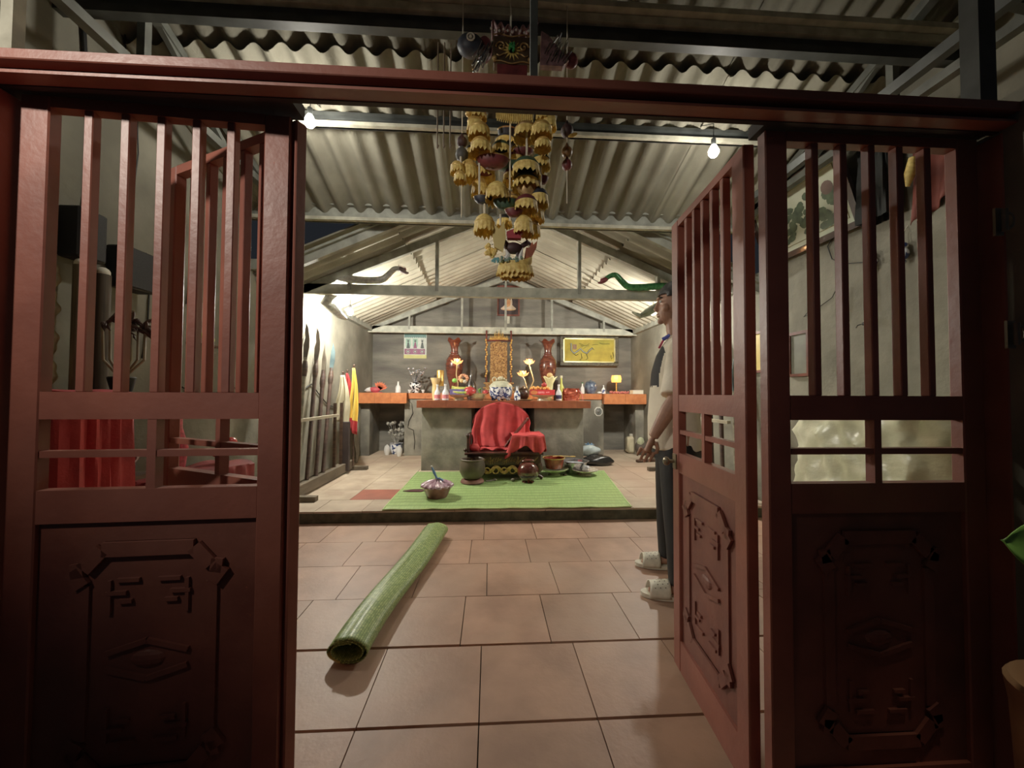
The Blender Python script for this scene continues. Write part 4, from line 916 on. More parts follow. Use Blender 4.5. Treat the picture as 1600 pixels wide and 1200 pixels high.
# bowls and plates to the right
M_rg = mat('red_gilt_lacquer', (176, 62, 36), (120, 34, 20), rough=.25, coat=.5, scale=16)
c = PZ(866, 742, ZT); c.z = ZT
def stemplate(c, r, label, m1, h=.075):
    mm = MB(); mm.lathe([(r*.5, 0), (r*.46, .01), (r*.34, h*.3), (r*.55, h*.5), (r*.95, h*.85), (r, h), (r*.94, h), (r*.5, h*.65), (r*.01, h*.6)], c, 36, cap=False); mm.lathe([(r*.5, 0), (r*.5, .003)], c, 16)
    return one(mm, 'footed_dish', m1, label, 'dish', 'dishes on the mat', smooth=True)
M_dish = mat('green_white_dish', (206, 212, 170), (140, 156, 96), rough=.25, coat=.4, scale=10)
stemplate(c, .178, 'green-white footed dish carrying the red lacquer bowl', M_dish, .085)
cb = c+Vector((-.005, .0, .087)); t = thing('lacquer_bowl', cb, 'red lacquer bowl with gilt rim stacked on a footed dish', 'bowl')
m = MB(); m.lathe([(.10, 0), (.105, .01), (.125, .09), (.135, .125), (.125, .12), (.10, .03), (.01, .02)], cb, 36, cap=False); m.build('bowl', M_rg, t, smooth=True)
m = MB(); m.lathe([(.13, .118), (.14, .122), (.14, .132), (.13, .130)], cb, 36, cap=False); m.build('gilt_rim', M_gold, t, smooth=True)
m = MB(); q = cb+Vector((.05, .02, .14)); m.tube([q+Vector((-.06, 0, .0)), q+Vector((.05, .02, .004)), q+Vector((.2, .04, -.012))], [.01, .006, .006], 7, flat=.5); m.ball(q+Vector((.2, .04, -.01)), .03, 10, 7, sq=(1.3, .8, .25)); one(m, 'brass_ladle', M_gold, 'brass ladle resting across the red lacquer bowl', 'ladle', smooth=True)
c2 = PZ(914, 742, ZT); c2.z = ZT; stemplate(c2, .165, 'white footed dish with speckled rim, rightmost on the mat', mat('white_speckled_dish', (226, 220, 200), (176, 150, 130), rough=.25, coat=.4, scale=40), .07)
m = lump(c2+Vector((0.01, 0, .05)), .05, .04, .04, 31, .25, 16); one(m, 'crumpled_film', mat('clear_film', (214, 216, 220), (180, 186, 194), rough=.12, spec=.9), 'crumpled clear film lying in the white speckled dish', 'plastic film', smooth=True)
c3 = onpx(898, 4.90, ZT); t = thing('metal_basin', c3, 'wide steel basin behind the footed dishes', 'basin')
m = MB(); cc = c3; m.lathe([(.11, 0), (.12, .005), (.155, .14), (.185, .155), (.18, .158), (.155, .145), (.11, .012), (.01, .01)], cc, 36, cap=False); m.build('basin', M_silver, t, smooth=True)
m = MB(); m.lathe([(.145, .12), (.01, .121)], cc, 24, cap=False); m.build('water', mat('pale_water', (190, 200, 210), (160, 175, 190), rough=.05), t)
c4 = PZ(885, 744, ZT); m = MB(); m.ball((c4.x-.02, c4.y+.02, ZT+.012), .016, 8, 6, sq=(1.4, 1, .8)); m.ball((c4.x, c4.y+.02, ZT+.012), .011, 8, 6); one(m, 'fruit_seed', M_wood, 'small brown seed pod between drum and dishes', 'seed pod', smooth=True)
# ------------------------------------------------------------------ rolled mat on the front floor
M_roll = mat_weave('green_rolled_mat', (178, 204, 112), (120, 158, 70), (82, 114, 50), 120, 52, band=(.62, .70))
A = PZ(540, 1040, 0); B = PZ(680, 838, 0); A.z = B.z = 0; D = (B-A); Ln = D.length; D.normalize(); Nn = Vector((-D.y, D.x, 0))
def rollf(u, v):
    # v along a spiral of ~1.9 turns, u along the length
    turns = 2.15; th = v*turns*2*PI; fr = .62+.38*v
    wR = (.094+.012*u); hR = .048
    off = .022*math.sin(u*5.5)*(1-u)
    x = wR*fr*math.cos(th+1.2); z = hR*fr*math.sin(th+1.2)+hR+.003
    z *= 1+.10*math.sin(u*7+1)*(1 if x > 0 else .3)
    p = A+D*(u*Ln)+Nn*(-x+off)+Vector((0, 0, max(.003+(1-v)*.008, z)))
    return p
m = MB(); m.grid(rollf, 60, 110, (1, 1))
one(m, 'rolled_mat', M_roll, 'rolled green woven mat with a yellow stripe on the terracotta floor', 'mat', smooth=True, solid=.004)
# ================================================================== HANGING TIERED ORNAMENT
YO = 1.84
oc = PY(797, 250, YO)
t = thing('hanging_ornament', (oc.x, YO, 3.15), 'tall tiered hanging ornament of gold-fringed paper hats and boats', 'hanging ornament')
M_mauve = mat('mauve_crepe', (150, 112, 116), (104, 72, 78), rough=.7, scale=30)
M_mar = mat('maroon_paper', (118, 44, 48), (84, 30, 36), rough=.5, scale=20)
M_navy = mat('navy_paper', (44, 50, 66), (26, 30, 42), rough=.5)
M_dgr = mat('deep_green_paper', (52, 84, 60), (34, 60, 44), rough=.5)
M_glit = mat('glitter', (190, 220, 200), (120, 160, 150), rough=.2, metal=.6, scale=120)
M_glt2 = mat('green_jewel', (70, 220, 110), (30, 150, 90), rough=.15, metal=.4, scale=80)
M_scroll = mat('gold_scroll', (196, 160, 90), (150, 112, 56), rough=.4, metal=.4, scale=40)
rr = random.Random(12)
def O(px, py, dy=0): return PY(px, py, YO+dy)
px1 = YO/600
# main cord and frame hoops
m = MB(); m.tube([(oc.x, YO, 3.2), (oc.x, YO, 1.98)], .004, 6); m.build('cord', M_cotton, t)
def fringe(mb, c, r, h, sq=1.0, jag=.25, n=40, flare=1.08, inner=False):
    top = [mb.addv((c[0]+r*math.cos(2*PI*k/n), c[1]+r*sq*math.sin(2*PI*k/n), c[2])) for k in range(n)]
    mid = [mb.addv((c[0]+r*(1.03+.03*(k % 2))*math.cos(2*PI*k/n), c[1]+r*sq*(1.03+.03*(k % 2))*math.sin(2*PI*k/n), c[2]-h*.5)) for k in range(n)]
    bot = [mb.addv((c[0]+r*(flare+.05*(k % 2))*math.cos(2*PI*k/n), c[1]+r*sq*(flare+.05*(k % 2))*math.sin(2*PI*k/n), c[2]-h*(1-(jag if k % 2 else 0))*(1+rr.uniform(-.12, .12)))) for k in range(n)]
    for a, b in ((top, mid), (mid, bot)):
        for k in range(n): mb.face((a[k], a[(k+1) % n], b[(k+1) % n], b[k]))
def hat(px, py, w, h=None, dy=0, cap=None, dome=.55, fr=.55, disc=None, tilt=0):
    """paper hat: domed cap, brim band and a hanging gold fringe"""
    c = O(px, py, dy); w *= 1.2; r = w*px1*.5; h = (h or w)*px1*1.15
    hb = MB(); zb = c.z+h*(fr-.5)
    hb.lathe([(r*.96, 0), (r*.98, h*.04), (r*.82, h*.2*dome/.55), (r*.45, h*.34*dome/.55), (r*.06, h*.42*dome/.55)], (c.x, c.y, zb), 20, rot=(tilt, 0, 0))
    o = hb.build('paper_hat', cap or M_goldp, t, smooth=True)
    fb = MB(); fringe(fb, (c.x, c.y, zb), r, h*fr, n=32); fb.build('fringe', M_goldp, o)
    fb = MB(); fb.lathe([(r*1.02, -.003), (r*1.05, 0), (r*1.02, .003)], (c.x, c.y, zb), 24, cap=False)
    fb.build('rim_band', cap or M_gold, o, smooth=True)
hats = [(749, 205, 26, 26, -.05, M_gold), (751, 228, 25, 26, -.05, M_gold), (783, 232, 24, 24, .05, M_dgr), (822, 205, 30, 26, .0, M_scroll), (846, 203, 26, 26, -.06, M_gold), (848, 225, 20, 20, -.06, M_gold),
        (715, 262, 18, 20, .02, M_gold), (719, 276, 15, 18, -.03, M_gold), (733, 266, 24, 34, .06, M_gold), (790, 222, 30, 20, .12, M_navy), (845, 252, 24, 26, .05, M_dgr), (822, 262, 34, 30, -.04, M_dgr),
        (757, 268, 28, 24, .10, M_mar), (777, 300, 28, 30, -.05, M_goldp), (750, 292, 22, 30, .08, M_gold), (822, 285, 34, 24, .02, M_dgr), (842, 308, 24, 30, .03, M_navy), (822, 318, 28, 26, -.06, M_mar),
        (800, 312, 22, 24, .1, M_scroll), (757, 350, 26, 30, -.02, M_goldp), (818, 352, 24, 30, -.04, M_goldp), (832, 356, 20, 28, .05, M_scroll), (806, 250, 26, 26, .12, M_mar), (770, 240, 20, 22, .12, M_scroll), (800, 275, 24, 24, .12, M_mar),
        (835, 335, 26, 24, .06, M_goldp), (788, 345, 20, 20, .08, M_navy), (738, 236, 18, 18, .1, M_navy)]
for h in hats: hat(*h)
# upturned bowls / boats without fringe
for (px, py, w, hh, m1, dy) in ((770, 255, 52, 16, M_mar, 0), (755, 313, 30, 12, M_navy, 0), (790, 320, 40, 16, M_dgr, -.03), (803, 333, 28, 12, M_mar, -.05), (825, 300, 36, 18, M_scroll, .02), (846, 282, 24, 14, M_mar, .06), (800, 262, 60, 8, M_dgr, .1), (818, 238, 34, 9, M_mar, .08), (793, 215, 34, 30, M_navy, .1)):
    c = O(px, py, dy); r = w*px1/2; h = hh*px1; mm = MB(); mm.lathe([(r*.1, -h*.5), (r*.55, -h*.42), (r*.9, 0), (r, h*.4), (r*.95, h*.4), (r*.6, -h*.2), (r*.05, -h*.3)], c, 24, sy=.6, cap=False)
    o = mm.build('paper_boat', m1, t, smooth=True); mm = MB(); mm.lathe([(r, h*.36), (r*1.03, h*.4), (r, h*.45)], c, 24, sy=.6, cap=False); mm.build('gilt_edge', M_scroll, o, smooth=True)
for (px, ya, yb) in ((823, 205, 262), (749, 238, 310), (845, 262, 300), (757, 313, 345), (797, 315, 345), (720, 245, 262), (822, 330, 345), (782, 335, 352)):
    a = O(px, ya, -.0); b = O(px, yb, -.0); mm = MB(); mm.tube([a, b], .005, 6); mm.build('paper_strip', M_cotton, t)
# top canopy: scrolled panel, crepe eaves, silver tassels, lower box
a, b = O(771, 62), O(829, 108); cx, cz, w, h = (a.x+b.x)/2, (a.z+b.z)/2, b.x-a.x, a.z-b.z
m = MB(); m.box((cx, YO, cz), (w, .05, h), bev=.004); pn = m.build('scroll_panel', mat('olive_brown_board', (92, 72, 48), (64, 48, 32), rough=.5, scale=12), t)
m = MB(); y = YO-.03
for s in (-1, 1):
    m.tube([(cx+s*(.055+.024*math.cos(q*.6)*(1-q/16)), y, cz+.01+.026*math.sin(q*.6)*(1-q/16)) for q in range(15)], .004, 6)
    m.tube([(cx+s*(.075-.004*q), y, cz-.03-.006*math.sin(q*.5)) for q in range(12)], .003, 6)
    m.ball((cx+s*.085, y, cz-.05), .012, 8, 6)
for q in (-1, 1): m.tube([(cx-w*.5+w*k/10, y, cz+q*h*.48+.006*math.sin(k)) for k in range(11)], .003, 6)
m.build('scrollwork', M_scroll, pn, smooth=True)
m = MB()
for k in range(14):
    a2 = 2*PI*k/14; m.prism([(-.008, 0), (.008, 0), (0, .05)], (cx-.002, y+.002, cz-.004), (-math.sin(a2), 0, math.cos(a2)), (math.cos(a2), 0, math.sin(a2)), .003)
m.build('sun_star', M_goldp, pn)
m = MB()
for k in range(14): m.ball((cx-.002+rr.uniform(-.015, .015), y-.01, cz+rr.uniform(-.02, .02)), .007, 5, 4)
m.build('jewel', M_glt2, pn)
def eave(u, v):
    x = cx-.10+.28*u*.8; z = cz+h*.5+.012+.028*abs(u-.5)*2-.0+.012*math.sin(u*40)
    return (x, YO-.05+.1*v, z+.03*(1-abs(v-.5)*2))
m = MB(); m.grid(eave, 50, 6); m.build('crepe_eave', M_mauve, t, smooth=True, solid=.006)
m = MB()
for k in range(12): m.ball((cx-.11+.02*k+.006, YO-.05, cz+h*.5+.002+.006*math.cos(k*2)), .006, 6, 4)
m.build('pearl', M_white, t)
for (pxs, pys) in (((742, 746, 735), (82, 104, 106)), ((856, 868, 850), (70, 100, 112))):
    for sgn in (0,):
        m = MB()
        for k in range(26):
            u = rr.random(); c = O(pxs[2]+(pxs[1]-pxs[2]+14)*u, pys[0]+2+30*rr.random(), -.03)
            m.bar(c, c+Vector((.018+rr.uniform(0, .02), rr.uniform(-.01, .01), .05+rr.uniform(0, .025))), .009, .003)
        m.build('tinsel_tassel', M_silver, t)
m = MB(); c = O(862, 92, 0); m.prism([(-.05, -.06), (.06, -.06), (.09, -.03), (-.01, .09), (-.045, .11)], (c.x-.01, YO+.0, c.z), (1, 0, 0), (0, 0, 1), .03); m.build('crepe_wing', M_mauve, t)
m = MB(); c = O(892, 95, .0); m.ball(c, .035, 10, 7, sq=(1, .6, 1.2)); m.build('maroon_bud', M_mar, t, smooth=True)
m = MB(); c = O(735, 72, 0); m.ball(c, .062, 16, 10, sq=(1.05, .8, .85)); fsh = m.build('fish_head', mat('blue_grey_paper', (74, 82, 98), (50, 56, 70), rough=.5, scale=14), t, smooth=True)
m = MB(); q = c+Vector((.004, -.05, .0)); m.tube([q+Vector((.017*math.cos(a), 0, .017*math.sin(a))) for a in [k*PI/8 for k in range(17)]], .004, 6); m.ball(q, .009, 8, 6); m.build('eye_ring', M_cotton, fsh)
m = MB(); c = O(757, 78, .03); m.ball(c, .05, 12, 8, sq=(.8, .7, 1.3)); m.build('dark_crepe', M_mar, t, smooth=True)
a, b = O(776, 148), O(831, 183); cx2, cz2 = (a.x+b.x)/2, (a.z+b.z)/2; w2, h2 = b.x-a.x, a.z-b.z
m = MB(); m.box((cx2, YO, cz2), (w2, .05, h2), bev=.004); bx = m.build('red_box', mat('rose_red_paper', (142, 62, 66), (112, 44, 50), rough=.5, scale=9), t)
m = MB()
for k in range(6): m.ball((cx2-w2*.4+w2*.16*k, YO-.03, cz2-h2*.36), .006, 7, 5)
for k in range(3): m.ball((cx2-w2*.46, YO-.03, cz2-h2*.1+.03*k), .005, 7, 5)
m.build('pearl', M_white, bx)
m = MB()
n = 36
for k in range(n):
    x = cx2-w2*.52+w2*1.04*k/n; dz = .035+.012*math.sin(PI*k/n)+(.008 if k % 2 else 0); m.box((x+w2*.5/n, YO-.03+.004*(k % 2), cz2-h2*.5-dz/2), (w2/n*1.0, .003, dz))
m.build('gold_valance', M_goldp, bx)
m = MB(); m.box((cx, YO, (cz+cz2)/2), (w*.8, .04, cz-cz2-h*.5-h2*.5+.01)); m.build('core_board', M_mar, t)
# gold fringed birds beside the box
for (px, py, s) in ((748, 170, -1), (849, 174, 1), (742, 190, -1), (857, 186, 1)):
    c = O(px, py, -.02); m = MB(); m.ball(c, .034, 12, 8, sq=(1.1, .8, .8)); m.ball(c+Vector((s*.03, -.01, .03)), .016, 8, 6)
    for k in range(7): a2 = R(-60+20*k); m.prism([(-.008, 0), (.008, 0), (0, .06)], c+Vector((-s*.01, -.01, .0)), (math.cos(a2), 0, math.sin(a2)), (-math.sin(a2), 0, math.cos(a2)), .003)
    o = m.build('gold_bird', M_gold, t, smooth=True); m = MB(); fringe(m, c+Vector((0, 0, -.01)), .036, .05, n=24); m.build('fringe', M_goldp, o)
# lowest tier: boat with glitter, cone, horse, flame
c = O(805, 418, 0); r = 27*px1
def boat(j, a, rad, z): return rad, z+.030*max(0, math.cos(a))**2*(1 if j > 1 else .3)+.012*max(0, -math.cos(a))**2
m = MB(); m.lathe([(r*.35, -.05), (r*.7, -.04), (r*.98, -.005), (r, .02), (r*.92, .02), (r*.5, .0), (r*.02, -.0)], c, 36, boat, sy=.55, cap=False); bo = m.build('fringed_boat', M_goldp, t, smooth=True)
m = MB(); fringe(m, (c.x, c.y, c.z+.005), r*1.0, .05, sq=.55, n=50); fringe(m, (c.x, c.y, c.z-.025), r*.8, .035, sq=.55, n=40); m.build('fringe', M_goldp, bo)
m = MB(); c2 = O(800, 408, -.02)
for k in range(60): m.ball(c2+Vector((rr.uniform(-.055, .055), rr.uniform(-.03, .03), rr.uniform(-.012, .012))), .008, 5, 4)
m.build('glitter_deck', M_glit, bo)
m = MB(); c2 = O(774, 407, -.03)
for k in range(12): m.ball(c2+Vector((rr.uniform(-.015, .015), 0, rr.uniform(-.01, .01))), .007, 5, 4)
m.build('cyan_tuft', mat('cyan_foil', (120, 210, 220), (70, 160, 190), rough=.2, metal=.5), bo)
M_hr = mat('dark_plum_paper', (70, 40, 42), (46, 28, 30), rough=.6)
c2 = O(802, 388, 0); m = MB(); m.ball(c2, .035, 12, 8, sq=(1.3, .8, .8)); m.tube([c2+Vector((-.03, 0, .01)), c2+Vector((-.055, 0, .04)), c2+Vector((-.075, 0, .035))], [.018, .014, .008], 8); m.tube([c2+Vector((.04, 0, .01)), c2+Vector((.07, 0, .03)), c2+Vector((.085, 0, .02))], [.012, .014, .008], 8)
for s in (-.025, .02): m.tube([c2+Vector((s, 0, -.01)), c2+Vector((s*1.2, 0, -.07))], [.012, .006], 7)
m.build('paper_horse', M_hr, t, smooth=True)
m = MB(); m.prism([(-.03, 0), (.035, 0), (.03, .02), (.045, .03), (.0, .045), (-.035, .03)], c2+Vector((.0, -.02, .03)), (1, 0, 0), (0, 0, 1), .03); m.build('crimson_saddle', mat('crimson_paper', (180, 50, 66), (150, 36, 50), rough=.5), t)
c2 = O(779, 372, -.02); m = MB(); m.prism([(-.02, -.05), (.02, -.07), (.035, -.0), (.025, .075), (.002, .035), (-.022, .055), (-.03, .0)], c2, (1, 0, 0), (0, 0, 1), .02); m.build('yellow_leaf', mat('yellow_card', (214, 192, 110), (190, 166, 84), rough=.5), t)
c2 = O(828, 395, 0); m = MB(); m.prism([(-.03, -.035), (.01, -.02), (.03, .02), (.035, .055), (.015, .035), (.01, .05), (-.005, .02), (-.02, .02)], c2, (1, 0, 0), (0, 0, 1), .015); m.build('flame_tail', mat('rust_paper', (168, 88, 56), (120, 60, 44), rough=.5, scale=20), t)
c2 = O(794, 398, -.03); m = MB(); m.tube([c2+Vector((-.012, 0, -.02)), c2+Vector((.0, 0, .0)), c2+Vector((-.01, 0, .025))], [.012, .012, .002], 7); m.tube([c2+Vector((.055, 0, -.03)), c2+Vector((.06, 0, .0)), c2+Vector((.07, 0, .035))], [.010, .010, .002], 7); m.build('white_wing', M_white, t, smooth=True)
c2 = O(768, 393, -.01); m = MB()
for k in range(12): m.ball(c2+Vector((rr.uniform(-.025, .025), rr.uniform(-.01, .01), rr.uniform(-.035, .03))), .012, 6, 5)
m.build('gold_tuft', M_goldp, t, smooth=True)
# small separate hanging pieces either side
M_dk = mat('dark_plum_paper', (0, 0, 0))
for (px, parts, ys, lab) in ((722, ((222, .028, M_dk), (242, .034, mat('grey_ball', (84, 84, 82), (60, 60, 60)))), (205, 340), 'dark plum and grey hanging charm left of the tiered ornament'),
                             (886, ((205, .034, M_dk), (238, .030, mat('bronze_paper', (128, 92, 44), (96, 60, 30), rough=.4)), (258, .028, M_mar)), (160, 318), 'maroon and bronze hanging charm right of the tiered ornament')):
    c0 = PY(px, ys[0], YO+.05); tt = thing('hanging_charm', (c0.x, c0.y, c0.z), lab, 'charm')
    for (py, r, mm1) in parts:
        c = PY(px, py, YO+.05); c.x = c0.x; m = MB(); m.ball(c, r, 12, 8, sq=(.95, .95, 1.0)); m.lathe([(r*.5, r*.7), (r*.25, r*1.3), (r*.05, r*1.7)], c, 12); m.build('bead', mm1, tt, smooth=True)
    m = MB(); e = PY(px, ys[1], YO+.05); m.tube([(c0.x, c0.y, froof(YO+.05)), (c0.x, c0.y, e.z)], .0025, 6); m.build('string', M_cotton, tt)
    if px > 800:
        c = PY(895, 211, YO+.03); m = MB(); m.ball(c, .02, 12, 6, sq=(1.3, .2, .5), rot=(0, -.4, 0)); m.build('gilt_leaf', M_gh, tt, smooth=True)
for px in (684, 694, 704):
    a = PY(px, 155, 2.2); b = PY(px-1, 232, 2.2); m = MB(); m.tube([(a.x, 2.2, froof(2.2)), b], .004, 6); m.tube([b, b+Vector((.006, 0, .02))], [.004, .007], 6)
    one(m, 'hanging_string', mat('hemp', (130, 112, 92), (100, 84, 68)), ['left', 'middle', 'right'][(684, 694, 704).index(px)]+' of three thin strings hanging left of the tiered ornament', 'string', 'thin hanging strings')
# snakes lying on the middle tie beam
def snake(pts, rad, m1, m2, label, crest):
    p0 = pts[0]; tt = thing('paper_snake', pts[len(pts)//2], label, 'snake figure')
    P = []; Rr = []
    n = len(pts)-1
    for i in range(n):
        for q in range(6):
            u = q/6; a = pts[max(i-1, 0)]; b = pts[i]; c = pts[i+1]; d = pts[min(i+2, n)]
            P.append(.5*((2*b)+(c-a)*u+(2*a-5*b+4*c-d)*u*u+(3*b-a-3*c+d)*u**3)); Rr.append(rad[i]*(1-u)+rad[i+1]*u)
    P.append(pts[-1]); Rr.append(rad[-1])
    m = MB(); m.tube(P, Rr, 14); m.build('body', m1, tt, smooth=True)
    h = pts[-1]; m = MB(); s = -1 if pts[-1].x < pts[0].x else 1
    m.ball(h, .036, 12, 8, sq=(1.5, .9, .8), rot=(0, .5*s, 0)); m.ball(h+Vector((s*.045, 0, -.03)), .022, 10, 7, sq=(1.4, .8, .6)); m.build('head', m2, tt, smooth=True)
    m = MB()
    for k in range(6): m.prism([(-.008, 0), (.010, 0), (0, .045)], h+Vector((s*(-.03+.014*k), 0, .02-.004*k)), (1, 0, .2), (-.2*s, 0, 1), .004)
    m.build('crest', crest, tt)
YTB = 4.19
def B_(px, py, r=0): return PY(px, py, YTB)
M_sn1 = mat('silver_snake', (214, 216, 210), (170, 172, 174), rough=.25, metal=.25, scale=30)
M_sn2 = mat('green_snake', (70, 160, 90), (30, 104, 60), rough=.18, metal=.25, scale=30)
snake([B_(526, 436), B_(545, 436), B_(570, 438), B_(595, 437), B_(606, 430), B_(617, 420), B_(628, 422)], [.010, .04, .038, .036, .032, .028, .026], M_sn1, mat('grey_crest', (130, 104, 104), (90, 70, 72)), 'silver foil snake lying on the left of the tie beam', mat('dusty_pink', (0, 0, 0)))
snake([B_(1048, 446), B_(1030, 447), B_(1000, 449), B_(982, 448), B_(972, 440), B_(962, 430), B_(952, 432), B_(944, 438)], [.03, .038, .038, .036, .034, .03, .026, .024], M_sn2, mat('red_snake_head', (150, 50, 60), (110, 34, 44), rough=.4), 'green foil snake with a red head right of the tie beam', mat('red_snake_head', (0, 0, 0)))
# tails wound around wall brackets
a = [PY(515, 450, 4.2), PY(503, 468, 4.25), PY(512, 476, 4.35), PY(524, 487, 4.55), PY(534, 496, 4.7)]
for q in a: q.x = max(q.x, XL+.05)
one(MB().tube([PY(530, 452, 4.3), PY(517, 462, 4.3), PY(508, 474, 4.3)]+[PY(516, 478, 4.35), PY(530, 492, 4.5), PY(540, 498, 4.6)], [.05, .055, .05, .055, .045, .02], 12), 'snake_tail', M_sn1, 'pale silvery tail curling under the left end of the tie beam', 'snake figure', smooth=True)
one(MB().tube([PY(1046, 462, 4.6), PY(1030, 478, 4.6), PY(1012, 488, 4.6), PY(1000, 494, 4.6), PY(988, 488, 4.65)], [.05, .11, .10, .06, .02], 12, flat=.5), 'snake_tail', mat('grey_green_paper', (140, 150, 124), (104, 112, 94), rough=.6, scale=9), 'dull green tail drooping below the right end of the beam', 'snake figure', smooth=True)
# ================================================================== PERSON
def remesh(o, vox, it=4, fac=.5, dec=None):
    q = o.modifiers.new('r', 'REMESH'); q.mode = 'VOXEL'; q.voxel_size = vox; q.use_smooth_shade = True
    q = o.modifiers.new('sm', 'SMOOTH'); q.factor = fac; q.iterations = it
    if dec: q = o.modifiers.new('d', 'DECIMATE'); q.ratio = dec
    dg = bpy.context.evaluated_depsgraph_get(); me = bpy.data.meshes.new_from_object(o.evaluated_get(dg))
    for mm in list(o.modifiers): o.modifiers.remove(mm)
    old = o.data; o.data = me; me.name = old.name
    for p in me.polygons: p.use_smooth = True
    return o
PF = Vector((-.955, .297, 0)); PL = Vector((-.297, -.955, 0)); UP = Vector((0, 0, 1))
PC = Vector((1.135, 2.27, 0))
def Q(f, l, z): return PC+PF*f+PL*l+UP*z
M_skin = mat('warm_skin', (176, 126, 96), (154, 106, 80), rough=.55, scale=20)
t = thing('person', PC, 'man in a white polo shirt, black trousers and white slippers behind the right folding door', 'person')
ang = math.atan2(PF.y, PF.x)
m = MB()
# torso, neck
m.tube([Q(0, 0, .90), Q(.005, 0, 1.05), Q(.01, 0, 1.22), Q(.0, 0, 1.36), Q(-.01, 0, 1.43)], [.11, .10, .11, .10, .065], 18)
m.tube([Q(-.02, 0, 1.40), Q(.0, 0, 1.48), Q(.012, 0, 1.58)], [.062, .055, .055], 14)
# head facing PF, chin slightly up
HC = Q(.015, 0, 1.675)
def H(f, l, z): return HC+PF*f+PL*l+UP*z
m.ball(H(-.012, 0, .015), .1, 22, 14, sq=(.98, .77, 1.06), rot=(0, 0, ang))
m.ball(H(.036, 0, -.045), .07, 18, 12, sq=(.82, .80, 1.12), rot=(0, 0, ang))
m.tube([H(-.03, 0, -.06), H(.03, 0, -.09), H(.062, 0, -.108)], [.052, .042, .024], 12)
m.tube([H(.088, 0, .02), H(.100, 0, -.012), H(.108, 0, -.033)], [.008, .011, .013], 8)
m.ball(H(.103, .011, -.037), .009, 8, 6); m.ball(H(.103, -.011, -.037), .009, 8, 6)
m.ball(H(.088, 0, .035), .018, 10, 7, sq=(.7, 2.0, .6), rot=(0, 0, ang))
m.ball(H(.094, 0, -.060), .010, 8, 6, sq=(.8, 2.2, .6), rot=(0, 0, ang)); m.ball(H(.092, 0, -.074), .010, 8, 6, sq=(.8, 2.0, .7), rot=(0, 0, ang)); m.ball(H(.078, 0, -.103), .019, 8, 6)
for s in (-1, 1):
    m.ball(H(.052, s*.045, -.03), .026, 8, 6)
    e = H(-.008, s*.078, -.012)
    m.tube([e+UP*.034*math.sin(a)+PF*(.018*math.cos(a)-.004*s*s) + PL*s*.008 for a in [R(-70+q*30) for q in range(12)]], .0062, 6); m.ball(e+PL*s*.001, .020, 8, 6, sq=(1, .5, 1.4), rot=(0, 0, ang))
# arms
def arm(s, el, wr, tip, sh):
    m.tube([sh, (sh*.5+el*.5)+UP*.005, el], [.056, .049, .040], 14); m.ball(el, .041, 12, 8)
    d = (wr-el); m.tube([el, el+d*.3, el+d*.7, wr], [.040, .043, .034, .027], 14)
    h = (tip-wr).normalized(); k = (tip-wr).length
    side = h.cross(PL).normalized(); 
    pal = wr+h*.045
    m.tube([wr, wr+h*.03, wr+h*.085], [.026, .036, .038], 12, flat=.5)
    for j, (off, L) in enumerate(((-.036, .064), (-.012, .078), (.013, .074), (.037, .056))):
        b = wr+h*.078+side*off; inn = PL*(-.018*s)
        m.tube([b, b+h*L*.42+inn*.3, b+h*L*.75+inn*1.0, b+h*L*.98+inn*1.9], [.0098, .0092, .0084, .007], 8)
    b = wr+h*.02+side*-.024; m.tube([b, b+h*.03-side*.022-PL*.006*s, b+h*.062-side*.028-PL*.014*s], [.013, .0115, .009], 8)
arm(1, Q(.05, .245, 1.10), Q(.165, .24, .885), Q(.205, .23, .78), Q(-.01, .185, 1.375))
arm(-1, Q(.0, -.25, 1.10), Q(.08, -.25, .86), Q(.11, -.24, .76), Q(-.01, -.185, 1.375))
# legs and feet
fa, fb = Vector((1.055, 2.085, 0)), Vector((1.165, 2.455, 0))
FD = Vector((-.975, .22, 0)).normalized(); FS = Vector((-FD.y, FD.x, 0))
for (hip, an, kn) in ((Q(0, .09, .90), fa, Q(.02, .11, .5)), (Q(0, -.09, .90), fb, Q(.02, -.12, .5))):
    kn = (hip+an)*.5; kn = Vector((kn.x-.012, kn.y, .50))
    m.tube([hip, (hip+kn)/2, kn, Vector((an.x, an.y, .28)), Vector((an.x, an.y, .10))], [.095, .08, .058, .055, .038], 14)
    f0 = Vector((an.x, an.y, .055))
    m.tube([f0-FD*.045, f0, f0+FD*.08-UP*.008, f0+FD*.14-UP*.022], [.030, .036, .034, .026], 12, flat=.8)
    for j in range(5):
        o = FS*((j-2)*.017); L = [.050, .045, .042, .036, .030][j if an is fa else 4-j] if False else .046-.004*abs(j-2)
        m.tube([f0+FD*.125+o-UP*.026, f0+FD*(.125+L)+o-UP*.030], [.0115, .0095], 7)
body = m.build('body', M_skin, t, smooth=True); remesh(body, .0043, 2, .5, dec=.4)
# eyes and brows
m = MB()
for s in (-1, 1): m.ball(H(.081, s*.032, .012), .0085, 8, 6)
m.m = 1
for s in (-1, 1): m.tube([H(.089, s*.018, .036), H(.086, s*.034, .040), H(.074, s*.05, .034)], .004, 5); m.ball(H(.0875, s*.033, .012), .004, 6, 5)
m.build('eyes', [M_white, M_black], t)
